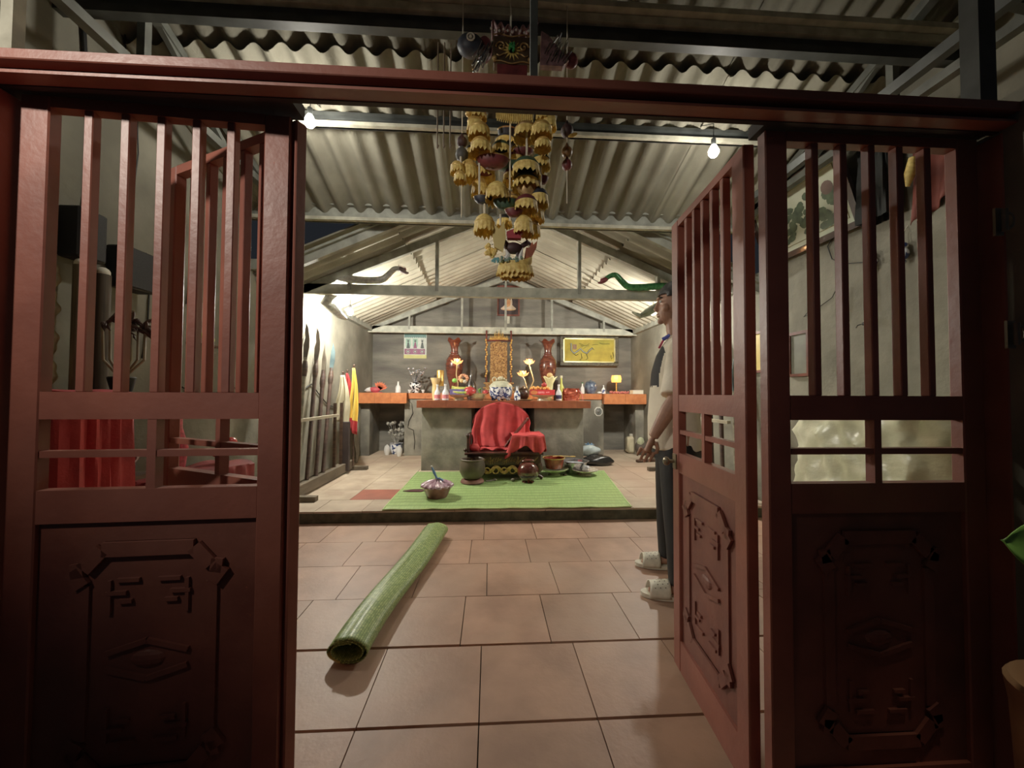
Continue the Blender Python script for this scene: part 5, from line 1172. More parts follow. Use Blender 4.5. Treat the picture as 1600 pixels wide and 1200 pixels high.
# hair
def hair(p):
    return p
m = MB(); n, rg = 34, 22; r = .110
V = {}
for i in range(rg+1):
    ph = PI*i/rg
    for k in range(n):
        a = 2*PI*k/n; f = math.cos(a)*math.sin(ph)*r*.99-.016; l = math.sin(a)*math.sin(ph)*r*.79; z = -math.cos(ph)*r*1.08+.020
        j = 1+.018*math.sin(a*9+i*1.7); V[i, k] = (f, l, z, m.addv(H(f*j, l*j, z*j)))
for i in range(rg):
    for k in range(n):
        q = [V[i, k], V[i, (k+1) % n], V[i+1, (k+1) % n], V[i+1, k]]
        f = sum(v[0] for v in q)/4; z = sum(v[2] for v in q)/4
        lim = .048 if f > .055 else (.03+.25*(f-.02) if f > .012 else (-.005 if f > -.02 else -.062))
        if z > lim: m.face([v[3] for v in q])
m.build('hair', mat('black_hair', (30, 27, 26), (12, 11, 11), rough=.45, scale=60, bump=.6), t, smooth=True, solid=.012)
# shirt
m = MB()
def ring(z, rf, rl, f0=0.0):
    return (z, rf, rl, f0)
rings = [(.80, .150, .190, .01), (.86, .152, .190, .015), (.98, .148, .182, .02), (1.12, .145, .185, .015), (1.26, .140, .195, .01), (1.36, .125, .195, -.005), (1.42, .10, .165, -.015), (1.455, .075, .10, -.015), (1.475, .062, .066, -.01)]
idx = []
for (z, rf, rl, f0) in rings:
    idx.append([m.addv(Q(f0+rf*math.cos(2*PI*k/36)*(1+.02*math.sin(6*PI*k/36+z*9)), rl*math.sin(2*PI*k/36), z+(.006*math.sin(k) if z < .81 else 0))) for k in range(36)])
for a, b in zip(idx, idx[1:]):
    for k in range(36): m.face((a[k], a[(k+1) % 36], b[(k+1) % 36], b[k]))
m.face(idx[0][::-1]); m.face(idx[-1])
for s in (1, -1):
    sh = Q(-.01, s*.165, 1.385); el = Q(.045 if s > 0 else .0, s*.245, 1.115)
    m.tube([Q(-.01, s*.10, 1.39), sh, sh*.45+el*.55, el+(el-sh)*.02], [.075, .085, .083, .086], 20)
M_sh = mat('white_shirt', (236, 226, 200), (220, 208, 182), rough=.8, scale=9, bump=.2, bscale=60); M_nv = mat('navy_fabric', (20, 21, 26), (14, 15, 20), rough=.8); M_pk = mat('pink_collar', (206, 60, 96), (180, 50, 84), rough=.7)
sh = m.build('shirt', [M_sh, M_nv, M_pk], t, smooth=True); remesh(sh, .009, 4, .5)
me = sh.data
while len(me.materials) < 3: me.materials.append(M_nv if len(me.materials) == 1 else M_pk)
o0 = PC
for p in me.polygons:
    c = p.center; f = c.dot(PF); l = c.dot(PL)
    p.material_index = 1 if (f > .085 and 1.17 < c.z < 1.43 and abs(l) < .13) else 0
m = MB(); pts = [Q(-.01+.064*math.cos(a), .067*math.sin(a), 1.475+.012*math.cos(a)*-1) for a in [k*PI/10 for k in range(21)]]; m.m = 0; m.tube(pts, .013, 8, cap=False); m.m = 1
m.prism([(-.012, 0), (.012, 0), (.016, .05), (-.016, .05)], Q(.10, .03, 1.40), PL, PF*-.5+UP, .012); m.m = 2; m.tube([Q(.045, .045, 1.478), Q(.085, .03, 1.455)], .012, 6)
m.build('collar', [M_sh, M_pk, mat('blue_trim', (80, 90, 190), (60, 70, 170))], t, smooth=True)
# trousers
m = MB()
idx = []
for (z, rf, rl) in ((.74, .135, .185), (.80, .142, .186), (.88, .140, .182), (.95, .13, .17)):
    idx.append([m.addv(Q(.008+rf*math.cos(2*PI*k/30), rl*math.sin(2*PI*k/30), z)) for k in range(30)])
for a, b in zip(idx, idx[1:]):
    for k in range(30): m.face((a[k], a[(k+1) % 30], b[(k+1) % 30], b[k]))
m.face(idx[0][::-1]); m.face(idx[-1])
for (l, an) in ((.092, fa), (-.092, fb)):
    hip = Q(.008, l, .84); kn = Vector(((hip.x+an.x)/2-.01, (hip.y+an.y)/2, .48))
    m.tube([hip, Q(.01, l, .74), (Q(.01, l, .74)+kn)/2, kn, Vector((an.x, an.y, .26)), Vector((an.x+.004, an.y, .075))], [.10, .108, .096, .083, .073, .066], 18)
tr = m.build('trousers', mat('black_trousers', (20, 20, 21), (13, 13, 15), rough=.8, bump=.2), t, smooth=True); remesh(tr, .010, 3, .5)
# slippers
M_sl = mat('white_foam', (226, 220, 196), (206, 200, 176), rough=.6, scale=30)
for an in (fa, fb):
    def F(f, s, z): return Vector((an.x, an.y, 0))+FD*f+FS*s+UP*z
    out = []
    for k in range(24):
        a = 2*PI*k/24; f = .065+.145*math.cos(a); s = (.050+.008*math.cos(a))*math.sin(a); out.append((f, s))
    m = MB(); lo = [m.addv(F(f, s, .003)) for f, s in out]; hi = [m.addv(F(f*1.01, s*1.06, .026)) for f, s in out]
    m.face(lo[::-1]); m.face(hi)
    for k in range(24): m.face((lo[k], lo[(k+1) % 24], hi[(k+1) % 24], hi[k]))
    so = m.build('slipper', M_sl, t)
    m = MB()
    def strap(u, v):
        a = PI*u; w = .060-.004*v; f = .175-.115*v+.02*math.sin(a)*(1-v)*-.6
        return F(f, w*math.cos(a), .018+(.062+.016*v)*math.sin(a)**.75)
    for i in range(18):
        for j in range(8):
            pass
    m.grid(strap, 24, 8); m.build('strap', M_sl, so, smooth=True, solid=.005)
    m = MB()
    for i in range(4, 14, 2):
        for j in range(2, 7, 2):
            p = strap(i/18, (j+(i//2 % 2))/8); m.ball(p+UP*.001, .0045, 6, 4, sq=(1, 1, .6))
    m.build('vent_hole', M_wood, so)
# ================================================================== LEFT WALL OF THE REAR HALL: WEAPON RACK
def rack(sx, ya, yb, label, xo):
    t = thing('weapon_rack', (sx, (ya+yb)/2, ZP), label, 'rack')
    m = MB(); m.box((sx, (ya+yb)/2, ZP+.075), (.10, yb-ya, .11), bev=.005); m.build('sill', mat('weathered_wood', (112, 98, 78), (78, 68, 54), rough=.8, scale=6, stretch=(1, .3, 1), bump=.3), t)
    for y in (ya+.02, yb-.05): m = MB(); m.bar((sx-.10*xo, y, ZP+.03), (sx+.24*xo, y, ZP+.025), .07, .045); m.build('foot', mat('weathered_wood', (0, 0, 0)), t)
    m = MB(); m.bar((sx+.04*xo, ya-.05, .855), (sx+.04*xo, yb-.55, .855), .035, .03); m.build('rail', mat('pale_rail', (178, 168, 142), (150, 140, 116), rough=.6), t)
    for y in (yb-.55, yb-.35): m = MB(); m.box((sx, y, (ZP+.12+1.0)/2), (.03, .03, 1.0-ZP-.12)); m.build('post', M_wood, t)
    return t
def PXs(px, X): return PX(px, 600, X).y
rack(-1.86, 3.72, 5.30, 'long wooden weapon rack along the left wall', 1)
def weapon(px0, px1, ytop, shaft, kind, label, X0=-1.86, X1=-1.97, grp='polearms on the left rack'):
    y0 = PXs(px0, X0); y1 = PXs(px1, X1); b = Vector((X0, y0, ZP+.132)); zt = PX(px1, ytop, X1).z; e = Vector((X1, y1, zt))
    d = (e-b).normalized(); L = (e-b).length; bl = .34
    t = thing('polearm', b, label, 'polearm', grp)
    s = b+d*(L-bl)
    m = MB(); m.tube([b, s], .021, 10); m.build('shaft', shaft, t, smooth=True)
    m = MB(); q = b+d*(L-bl-.16); m.tube([q-d*.05, q, q+d*.06, q+d*.12], [.022, .030, .030, .022], 10); m.build('collar', M_wood if kind != 'spear' else shaft, t, smooth=True)
    M_bl = {'glaive': mat('dull_blade', (108, 96, 84), (78, 68, 60), rough=.4, metal=.2), 'spear': mat('spear_blade', (122, 112, 96), (90, 80, 68), rough=.45, metal=.2), 'steel': mat('blue_blade', (86, 112, 120), (60, 84, 92), rough=.35, metal=.4)}[kind]
    ux = Vector((1, 0, 0)); uy = d
    if kind == 'glaive': poly = [(-.012, -.14), (.012, -.14), (.020, 0), (.034, .12), (.030, .22), (.012, .34), (-.014, .40), (-.020, .28), (-.012, .22), (-.026, .14), (-.02, .0)]
    elif kind == 'steel': poly = [(-.012, -.14), (.012, -.14), (.02, -.02), (.036, .10), (.03, .22), (.0, .34), (-.018, .22), (-.022, .08), (-.018, -.02)]
    else: poly = [(-.010, -.14), (.010, -.14), (.018, .04), (.020, .14), (0, .34), (-.020, .14), (-.018, .04)]
    m = MB(); m.prism(poly, s, ux, uy, .010); m.build('blade', M_bl, t)
M_sg = mat('grey_shaft', (150, 142, 116), (110, 102, 82), rough=.6, stretch=(1, 1, 4)); M_sb = mat('brown_shaft', (86, 58, 46), (60, 40, 32), rough=.5, stretch=(1, 1, 4))
weapon(452, 459, 521, M_sg, 'steel', 'polearm nearest the door on the left rack, slim blue blade')
weapon(466, 479, 512, M_sg, 'glaive', 'pale grey-shafted glaive, tallest on the left rack')
weapon(482, 496, 519, M_sb, 'glaive', 'brown-shafted glaive with a broad curved blade on the left rack')
weapon(496, 507, 537, M_sb, 'spear', 'brown spear with a narrow pointed blade on the left rack')
weapon(507, 520, 536, M_sb, 'steel', 'brown polearm with blue steel blade beside the white cloth')
# flags
def flag(px0, px1, y0, y1, Y, wave, m1, label, hem=None, pole=True):
    a = PY(px0, y0, Y); b = PY(px1, y1, Y)
    t = thing('flag', (a.x, Y, b.z), label, 'flag', None)
    W = b.x-a.x; H = a.z-b.z
    def f(u, v): # v down
        s = .25+.75*min(1, v*1.5); return (a.x+W*(.5+(u-.5)*s)+.015*math.sin(v*5), Y+.035*math.sin(u*14+wave)*s, a.z-H*v+.03*math.sin(u*5)*v)
    m = MB(); m.m = 0; m.grid(f, 26, 20)
    for i, fc in enumerate(m.f):
        if hem and i % 20 > 15: m.mi[i] = 1
    m.build('cloth', [m1, hem or m1], t, smooth=True, solid=.003)
    if pole: m = MB(); m.tube([(a.x+W*.5, Y+.02, a.z+.03), (a.x+W*.5, Y+.04, ZP+.06)], .011, 8); m.ball((a.x+W*.5, Y+.02, a.z+.035), .017, 8, 6); m.build('pole', M_wood, t)
flag(523, 546, 586, 662, 5.02, 0, mat('cream_satin', (216, 206, 170), (176, 166, 130), rough=.45, scale=5), 'limp cream satin flag at the end of the left rack')
M_yf = mat('flag_yellow', (244, 210, 40), (230, 186, 24), rough=.6); M_rf = mat('flag_red', (206, 44, 50), (180, 30, 40), rough=.6)
flag(535, 548, 583, 625, 5.22, 1, M_rf, 'narrow red flag between cream and yellow flags')
flag(543, 560, 575, 676, 5.16, 2, M_yf, 'yellow flag with red border by the left wall', hem=M_rf)
m = MB(); p = PY(543, 690, 5.08); m.box((p.x, 5.0, .45), (.11, .05, .62), bev=.006); one(m, 'dark_board', mat('dark_board', (66, 52, 50), (46, 36, 36), rough=.6), 'upright dark board under the flags on the left rack', 'board')
def gcl(u, v): return (XL+.02+.10*math.sin(v*2.4)+.20*v*(1-u)*.5+.02*math.sin(u*20), 5.62+.34*u+.03*math.sin(v*8), ZP+.85-.84*v+.015*math.sin(u*12))
m = MB(); m.grid(gcl, 30, 24); one(m, 'grey_sheet', mat('grey_canvas', (150, 146, 132), (112, 108, 98), rough=.85, scale=5, bump=.3), 'grey canvas hanging on the left wall before the altar shelf', 'cloth', smooth=True, solid=.006)
m = MB(); c = PZ(461, 786, ZP); m.box((c.x-.02, YS+.10, ZP+.035), (.16, .15, .07), bev=.012); m.box((c.x-.03, YS+.10, ZP+.09), (.10, .11, .04), bev=.015); one(m, 'stone_block', mat('pale_stone', (196, 186, 156), (150, 140, 114), rough=.85, scale=12, bump=.3), 'small pale stone block at the left edge of the step', 'stone')
# cable slung along the left wall behind the weapons
pts = [PX(x, y, XL+.012) for x, y in ((446, 616), (470, 612), (487, 600), (500, 618), (512, 632), (524, 637))]
one(MB().tube(pts, .007, 6), 'wall_cable', M_wire, 'thin dark cable slung on the left wall behind the polearms', 'cable')
# right rack (seen through the folding door)
rack(2.36, 3.66, 5.1, 'wooden weapon rack along the right wall behind the folding door', -1)
for k, (a, b, yt, lab) in enumerate(((1150, 1146, 560, 'polearm nearest the hall entrance on the right rack'), (1128, 1124, 520, 'slim spear second along the right rack'), (1112, 1108, 530, 'brown polearm third along the right rack'))):
    weapon(a, b, yt, [M_sg, M_sb, M_sb][k], ['steel', 'spear', 'glaive'][k], lab, 2.36, 2.47, 'polearms on the right rack')

# ================================================================== LEFT WALL OF THE FRONT HALL
M_rc2 = mat('bright_red_cloth', (196, 34, 38), (160, 22, 28), rough=.7, scale=7, bump=.2, bscale=90)
def covered(x0, x1, y0, y1, z0, z1, m1, seed, wr=.018, n=56, bulge=.03):
    r = random.Random(seed); ph = [r.uniform(0, 6) for _ in range(6)]
    m = MB()
    def f(u, v):
        a = u*2*PI; c, s = math.cos(a), math.sin(a); p = 5
        k = (abs(c)**p+abs(s)**p)**(-1/p); X, Y_ = c*k, s*k
        if v < .72:
            q = v/.72; fl = 1+bulge*(1-q); w = wr*(1-q*.7)*math.sin(a*11+ph[0]+2*math.sin(q*3+ph[1]))+wr*.5*math.sin(a*23+ph[2]+q*4)
            return ((x0+x1)/2+X*((x1-x0)/2*fl+w), (y0+y1)/2+Y_*((y1-y0)/2*fl+w), z0+(z1-z0)*q)
        q = 1-(v-.72)/.28; return ((x0+x1)/2+X*(x1-x0)/2*q, (y0+y1)/2+Y_*(y1-y0)/2*q, z1+wr*.6*math.sin(X*q*5+ph[3])*math.sin(Y_*q*4+ph[4])*q+.012*(1-q))
    m.grid(f, n*2, 40); return m
one(covered(-2.06, -1.56, 1.50, 1.83, .02, 1.12, M_rc2, 1, wr=.02), 'covered_palanquin', M_rc2, 'tall object shrouded in red cloth by the left wall', 'covered object', smooth=True)
one(covered(-2.05, -1.72, 2.28, 3.0, .02, .62, M_rc2, 2, wr=.02), 'covered_bench', mat('dull_red_cloth', (150, 30, 36), (110, 20, 26), rough=.7, scale=7), 'low bench under dull red cloth against the left wall', 'bench', smooth=True)
# red fabric roll standing on the bench
p = PX(272, 676, -1.92); m = MB(); m.tube([(-1.92, p.y, .635), (-1.90, p.y+.01, .78), (-1.93, p.y-.01, .9), (-1.91, p.y, 1.04)], [.055, .05, .055, .03], 12); one(m, 'red_bundle', mat('crimson_sequin', (206, 40, 70), (150, 20, 50), rough=.35, scale=60), 'upright crimson bundle on the covered bench', 'cloth bundle', smooth=True)
p = PX(350, 722, -1.9); m = MB(); c = Vector((-1.88, 2.84, .66)); m.ball(c+Vector((0, 0, .045)), .05, 14, 9, sq=(1.0, 2.0, .85)); m.ball(c+Vector((.01, .07, .09)), .04, 12, 8, sq=(1, 1.1, 1.2)); one(m, 'red_package', mat('glossy_red', (214, 40, 36), (190, 26, 26), rough=.15, coat=.8), 'glossy red package at the far end of the covered bench', 'package', smooth=True)
# wooden stand with dark horned plant pot
c = Vector((-1.83, 2.02, 0)); t = thing('wooden_stand', c, 'tall narrow dark wooden stand by the left wall', 'stand')
m = MB(); m.box(c+Vector((0, 0, 1.105)), (.26, .20, .03), bev=.005); m.build('top', M_wood, t)
for sx in (-1, 1):
    for sy in (-1, 1): m = MB(); m.box(c+Vector((sx*.10, sy*.07, .545)), (.03, .03, 1.09)); m.build('leg', M_wood, t)
m = MB(); m.box(c+Vector((0, 0, .70)), (.22, .17, .02)); m.build('shelf', M_wood, t)
c = Vector((-1.83, 2.02, 1.121)); t = thing('potted_ornament', c, 'black pot with arching stems and dark spiky plumes on the stand', 'ornament')
m = MB(); m.lathe([(.035, 0), (.04, .005), (.055, .07), (.05, .075), (.04, .02)], c, 20); m.build('pot', M_black, t, smooth=True)
m = MB(); mp = MB(); rr = random.Random(4)
for k in range(7):
    dx = -.07+.025*k; top = c+Vector((dx*1.0-.01, -.02+.01*k, .33+.03*math.sin(k*2))); m.tube([c+Vector((0, 0, .06)), c+Vector((dx*1.3, 0, .16)), top], .006, 6)
    for q in range(5):
        e = top+Vector((rr.uniform(.02, .10), rr.uniform(-.03, .03), rr.uniform(-.07, .08))); mp.tube([top, (top+e)/2+Vector((0, 0, .012)), e], [.007, .010, .001], 6)
m.build('stem', mat('pale_stem', (160, 150, 120), (120, 110, 84)), t, smooth=True); mp.build('plume', mat('dark_plume', (92, 66, 58), (56, 38, 36), rough=.7), t, smooth=True)
c = Vector((-1.83, 2.02, .711)); t = thing('steel_kettle', c, 'small shiny steel kettle on the lower shelf of the stand', 'kettle')
m = MB(); m.lathe([(.05, 0), (.058, .01), (.062, .06), (.05, .10), (.03, .12)], c, 22); m.tube([c+Vector((.05, 0, .05)), c+Vector((.08, 0, .08)), c+Vector((.09, 0, .11))], [.014, .01, .007], 8); m.build('body', M_silver, t, smooth=True)
m = MB(); m.lathe([(.032, .118), (.02, .135), (.008, .15)], c, 14); m.build('lid', M_black, t, smooth=True)
# rolled banners, papered board
for k, (X, Y_, r, lab) in enumerate(((-1.99, 1.98, .028, 'slim pale rolled banner against the left wall'), (-2.03, 2.13, .034, 'thicker dark-striped rolled banner against the left wall'))):
    t = thing('rolled_banner', (X, Y_, 0), lab, 'banner')
    m = MB(); m.tube([(X, Y_, .0), (X-.01, Y_, .9), (X-.02, Y_+.01, 1.74)], r, 12); m.build('roll', mat('striped_roll%d' % k, [(120, 112, 88), (84, 70, 54)][k], [(84, 76, 60), (56, 46, 36)][k], rough=.7, scale=30, stretch=(3, 3, .1)), t, smooth=True)
    m = MB(); m.ball((X-.02, Y_+.01, 1.75), r*.9, 10, 7); m.build('finial', M_cotton, t, smooth=True)
def pap(u, v): return (XL+.02+.012*math.sin(v*26+3*math.sin(u*5))+.006*math.sin(v*60), 1.60+.36*u, 1.10+.64*v)
m = MB(); m.grid(pap, 24, 80); one(m, 'crinkled_paper', mat('tan_paper', (160, 144, 104), (130, 116, 84), rough=.75, scale=10), 'crinkled tan paper hung on the left wall by the door', 'paper', smooth=True, solid=.004)
# loudspeakers
for k, (ya, yb, z0, z1, lab) in enumerate(((1.96, 2.10, 1.78, 2.03, 'upper black loudspeaker on the left wall, under the thick cable'), (2.20, 2.40, 1.70, 1.93, 'lower black loudspeaker on the left wall, farther in'))):
    cx = XL+.075; t = thing('loudspeaker', (cx, (ya+yb)/2, z0), lab, 'loudspeaker')
    m = MB(); m.box((cx-.0225, (ya+yb)/2, (z0+z1)/2), (.105, yb-ya, z1-z0), bev=.008); m.build('cabinet', M_black, t)
    m = MB(); m.box((cx+.032, (ya+yb)/2, (z0+z1)/2), (.006, yb-ya-.02, z1-z0-.02)); m.build('grille', mat('dark_grille', (36, 36, 38), (18, 18, 20), rough=.8, scale=300), t)
# picture with flowers
t = thing('flower_picture', (XL+.015, 2.90, 1.45), 'small pink and white flower picture over a dark ledge on the left wall', 'picture')
m = MB(); m.box((XL+.008, 2.90, 1.62), (.012, .24, .30)); m.build('sheet', mat('flower_print', (196, 178, 172), (176, 130, 128), rough=.6, scale=9), t)
m = MB()
rr = random.Random(8)
for k in range(9): m.ball((XL+.02, 2.80+.2*rr.random(), 1.50+.07*rr.random()), .02, 7, 5, sq=(.5, 1, 1))
m.build('yellow_flowers', mat('yellow_green_petal', (196, 200, 96), (150, 160, 70)), t, smooth=True)
m = MB(); m.box((XL+.03, 2.90, 1.462), (.06, .26, .015)); m.build('ledge', M_wood, t)
def wire(pts, X, r, label, col_=None):
    P = [PX(x, y, X) for x, y in pts]; P = [Vector((X, p.y, p.z)) for p in P]
    one(MB().tube(P, r, 6), 'wall_cable', col_ or M_wire, label, 'cable')
wire([(128, 6), (131, 40), (133, 80), (136, 130), (140, 190), (138, 250), (136, 300), (133, 322)], XL+.012, .010, 'thick black cable dropping to the upper left loudspeaker')
wire([(197, 12), (195, 60), (197, 95)], XL+.010, .004, 'thin cable high on the left wall')
wire([(214, 170), (216, 240), (208, 300), (195, 340), (188, 352)], XL+.010, .004, 'thin cable curving to the lower left loudspeaker')
wire([(228, 395), (234, 440), (231, 500), (225, 545), (222, 560)], XL+.010, .005, 'dark cable hanging below the loudspeakers on the left wall')
wire([(299, 370), (301, 410), (296, 440), (291, 475)], XL+.010, .004, 'thin cable ending at the flower picture')
wire([(285, 605), (310, 617), (335, 615), (365, 605), (385, 618), (400, 628)], XL+.010, .005, 'cable sagging low along the left wall behind the door')
p = PZ(446, 850, 0); lump(Vector((p.x-.07, p.y, 0)), .085, .07, .06, 41, .1).build
m = lump(Vector((p.x-.075, p.y, 0.0)), .08, .07, .06, 41, .08); one(m, 'black_bag', M_blk, 'small black bag on the floor beside the left folding door', 'bag', smooth=True)

# ================================================================== RIGHT WALL OF THE FRONT HALL
X0, X1 = XR-.015, 2.42; ya, yb = 2.47, 3.40; z0, z1 = 2.31, 2.86
t = thing('landscape_picture', (X0, (ya+yb)/2, z0), 'large dark-framed ink landscape tilting from the right wall', 'picture')
lu = Vector((X1-X0, 0, z1-z0)); Hh = lu.length; lu.normalize(); ly = Vector((0, 1, 0)); base = Vector((X0-.02, ya, z0)); Wd = yb-ya
def LP(a, b, d=0): return base+ly*a+lu*b+ln_*d
ln_ = ly.cross(lu).normalized(); 
if ln_.x > 0: ln_ = -ln_
m = MB(); bw = .045
for (a0, b0, a1, b1) in ((0, 0, Wd, bw), (0, Hh-bw, Wd, Hh), (0, bw, bw, Hh-bw), (Wd-bw, bw, Wd, Hh-bw)):
    q = [m.addv(LP(x, y, d)) for d in (0, .03) for x, y in ((a0, b0), (a1, b0), (a1, b1), (a0, b1))]
    for f in ((0, 1, 2, 3), (7, 6, 5, 4), (0, 4, 5, 1), (1, 5, 6, 2), (2, 6, 7, 3), (3, 7, 4, 0)): m.face([q[i] for i in f])
m.build('frame', mat('dark_brown_frame', (66, 44, 38), (40, 26, 24), rough=.3, coat=.3), t)
m = MB(); q = [m.addv(LP(x, y, .012)) for x, y in ((bw, bw), (Wd-bw, bw), (Wd-bw, Hh-bw), (bw, Hh-bw))]; m.face(q)
for e in (.014,):
    m.m = 1; a0, b0, a1, b1 = .085, .085, Wd-.085, Hh-.085
    for (p0, p1) in (((a0, b0), (a1, b0)), ((a1, b0), (a1, b1)), ((a1, b1), (a0, b1)), ((a0, b1), (a0, b0))): m.tube([LP(*p0, e), LP(*p1, e)], .003, 4)
    m.m = 2
    for k in range(80):
        a = .12+.66*random.random(); b = .11+.12*random.random()+(.24 if a < .2 or .30 < a < .62 else 0)*random.random(); s = .016+.024*random.random()
        c = LP(a, b, .013); m.ball(c, s, 8, 5, sq=(.08, 1.3, 1)) if False else m.face([m.addv(LP(a+s*1.3*math.cos(w*PI/4)*(1+jit(.2)), b+s*math.sin(w*PI/4)*(1+jit(.2)), .0135+k*.00003)) for w in range(8)])
    for k in range(0): pass
    m.m = 3; m.face([m.addv(LP(.17+.05*math.cos(w*PI/6), .36+.05*math.sin(w*PI/6), .0155)) for w in range(12)])
m.build('painted_sheet', [mat('ink_paper', (206, 210, 184), (180, 188, 160), rough=.5, scale=4, stain=(160, 172, 146)), mat('liner_line', (150, 140, 90)), mat('ink_green', (92, 110, 84), (66, 82, 66), rough=.6, scale=20), mat('ink_red_grey', (120, 96, 88), (96, 76, 70))], t)
c = PX(1350, 280, XR-.05); m = covered(XR-.13, XR-.01, 2.26, 2.45, 2.28, 2.80, M_black, 5, wr=.012, n=30); one(m, 'black_jacket', mat('black_fabric', (34, 38, 38), (20, 22, 22), rough=.9), 'black cloth hanging right of the ink landscape', 'cloth', smooth=True)
# red banner with a yellow tassel
def bn(u, v): return (XR-.03-.03*math.sin(u*9+v*2)*(.4+.6*(1-v)), 1.97+.22*u, 2.24+.42*v+.10*(u-.3)*(1-v)*-1)
t = thing('red_banner', (XR-.03, 2.10, 2.2), 'dull red cloth banner with a yellow tassel high on the right wall', 'banner')
m = MB(); m.grid(bn, 30, 14); m.build('cloth', mat('brick_red_cloth', (128, 52, 36), (96, 36, 26), rough=.8), t, smooth=True, solid=.004)
m = MB(); m.tube([(XR-.08, 2.14, 2.56), (XR-.085, 2.15, 2.47), (XR-.08, 2.17, 2.40)], [.018, .028, .010], 10); m.build('yellow_tassel', M_goldp, t, smooth=True)
for (px, py, lab) in ((1362, 405, 'small blue and white porcelain charm left of its twin on the right wall'), (1411, 392, 'blue and white porcelain charm hanging below the red banner')):
    c = PX(px, py, XR-.035); t = thing('porcelain_charm', c, lab, 'charm', 'porcelain charms')
    m = MB(); m.ball(c+Vector((0, 0, .03)), .027, 12, 8, sq=(.8, 1, .9)); m.ball(c+Vector((0, 0, -.02)), .033, 12, 8, sq=(.8, 1, 1.2)); m.ball(c+Vector((0, 0, -.068)), .015, 8, 6); m.build('bead', M_blueg, t, smooth=True)
    m = MB(); m.tube([c+Vector((.036, 0, .16)), c+Vector((.01, 0, .12)), c+Vector((0, 0, .05))], .003, 5); m.build('string', M_cotton, t)
c = PX(1357, 503, XR-.02); t = thing('power_socket', c, 'small dark wall socket with a plug on the right wall', 'socket')
m = MB(); m.box(c+Vector((.008, 0, 0)), (.02, .06, .05), bev=.006); m.build('plate', mat('grey_brown_plastic', (110, 100, 84), (80, 72, 60), rough=.5), t)
m = MB(); m.box(c+Vector((-.02, 0, -.012)), (.04, .03, .022), bev=.006); m.tube([c+Vector((-.03, 0, -.01)), c+Vector((-.05, .03, -.02)), c+Vector((-.03, .06, -.03))], .004, 6); m.build('plug', M_black, t)
wire([(1353, 400), (1356, 430), (1358, 460), (1359, 488)], XR-.012, .005, 'dark cable dropping into the wall socket')
wire([(1322, 300), (1318, 340), (1302, 370), (1293, 385), (1300, 405), (1320, 412), (1352, 410)], XR-.012, .004, 'cable looping under the ink landscape')
wire([(1320, 450), (1318, 490), (1308, 520), (1310, 540), (1316, 538)], XR-.012, .004, 'loose cable end hanging on the right wall')
wire([(1262, 488), (1256, 495), (1266, 490), (1300, 465), (1318, 430)], XR-.012, .003, 'thin cable running left to a nail on the right wall')
for (ya, yb, z0, z1, lab, m1, m2) in ((2.98, 3.20, 1.28, 1.66, 'thin dark red frame with a dim grey-green sheet on the right wall', M_woodr, mat('dim_sheet', (110, 112, 92), (90, 92, 76))),
                                   (3.46, 3.80, 1.34, 1.74, 'yellow certificate in a red-brown frame on the right wall', mat('red_brown_frame', (0, 0, 0)), mat('yellow_sheet', (226, 196, 84), (206, 176, 64), rough=.5))):
    t = thing('framed_certificate', (XR-.02, (ya+yb)/2, z0), lab, 'picture'); m = MB(); x = XR-.014
    for (y, z, a, b) in (((ya+yb)/2, z1-.012, yb-ya, .024), ((ya+yb)/2, z0+.012, yb-ya, .024), (ya+.012, (z0+z1)/2, .024, z1-z0-.048), (yb-.012, (z0+z1)/2, .024, z1-z0-.048)): m.box((x, y, z), (.026, a, b))
    m.build('frame', m1, t); m = MB(); m.box((x+.004, (ya+yb)/2, (z0+z1)/2), (.01, yb-ya-.048, z1-z0-.048)); m.build('sheet', m2, t)
# plastic sheeting
from mathutils import noise as mnoise
m = covered(2.16, 2.58, 1.62, 2.66, .02, 1.04, None, 12, wr=.012, n=110, bulge=.02)
cc = Vector((2.37, 2.14, 0))
for i, p in enumerate(m.v):
    q = Vector((p.x*3.2, p.y*3.2, p.z*4.0)); w = abs(mnoise.noise(q))+.5*abs(mnoise.noise(q*2.3+Vector((4, 1, 7))))
    d = Vector((p.x-cc.x, (p.y-cc.y)*.6, 0)); d = d.normalized() if d.length > .01 else Vector((0, 0, 0))
    k = .085*(.45-min(w, .9)); m.v[i] = p+d*k+Vector((0, 0, .02*k/.085 if p.z > .9 else 0)); m.v[i].x = min(m.v[i].x, 2.60); m.v[i].z = max(.004, m.v[i].z)
M_ps = mat('milky_sheeting', (226, 230, 190), (196, 202, 160), rough=.3, scale=3, spec=.8, bump=2.2, bscale=3.2, stretch=(1, 1, 1.6), stain=(236, 238, 214))
one(m, 'plastic_sheeting', M_ps, 'bulky load wrapped in crumpled milky plastic sheeting behind the right door', 'covered object', smooth=True)
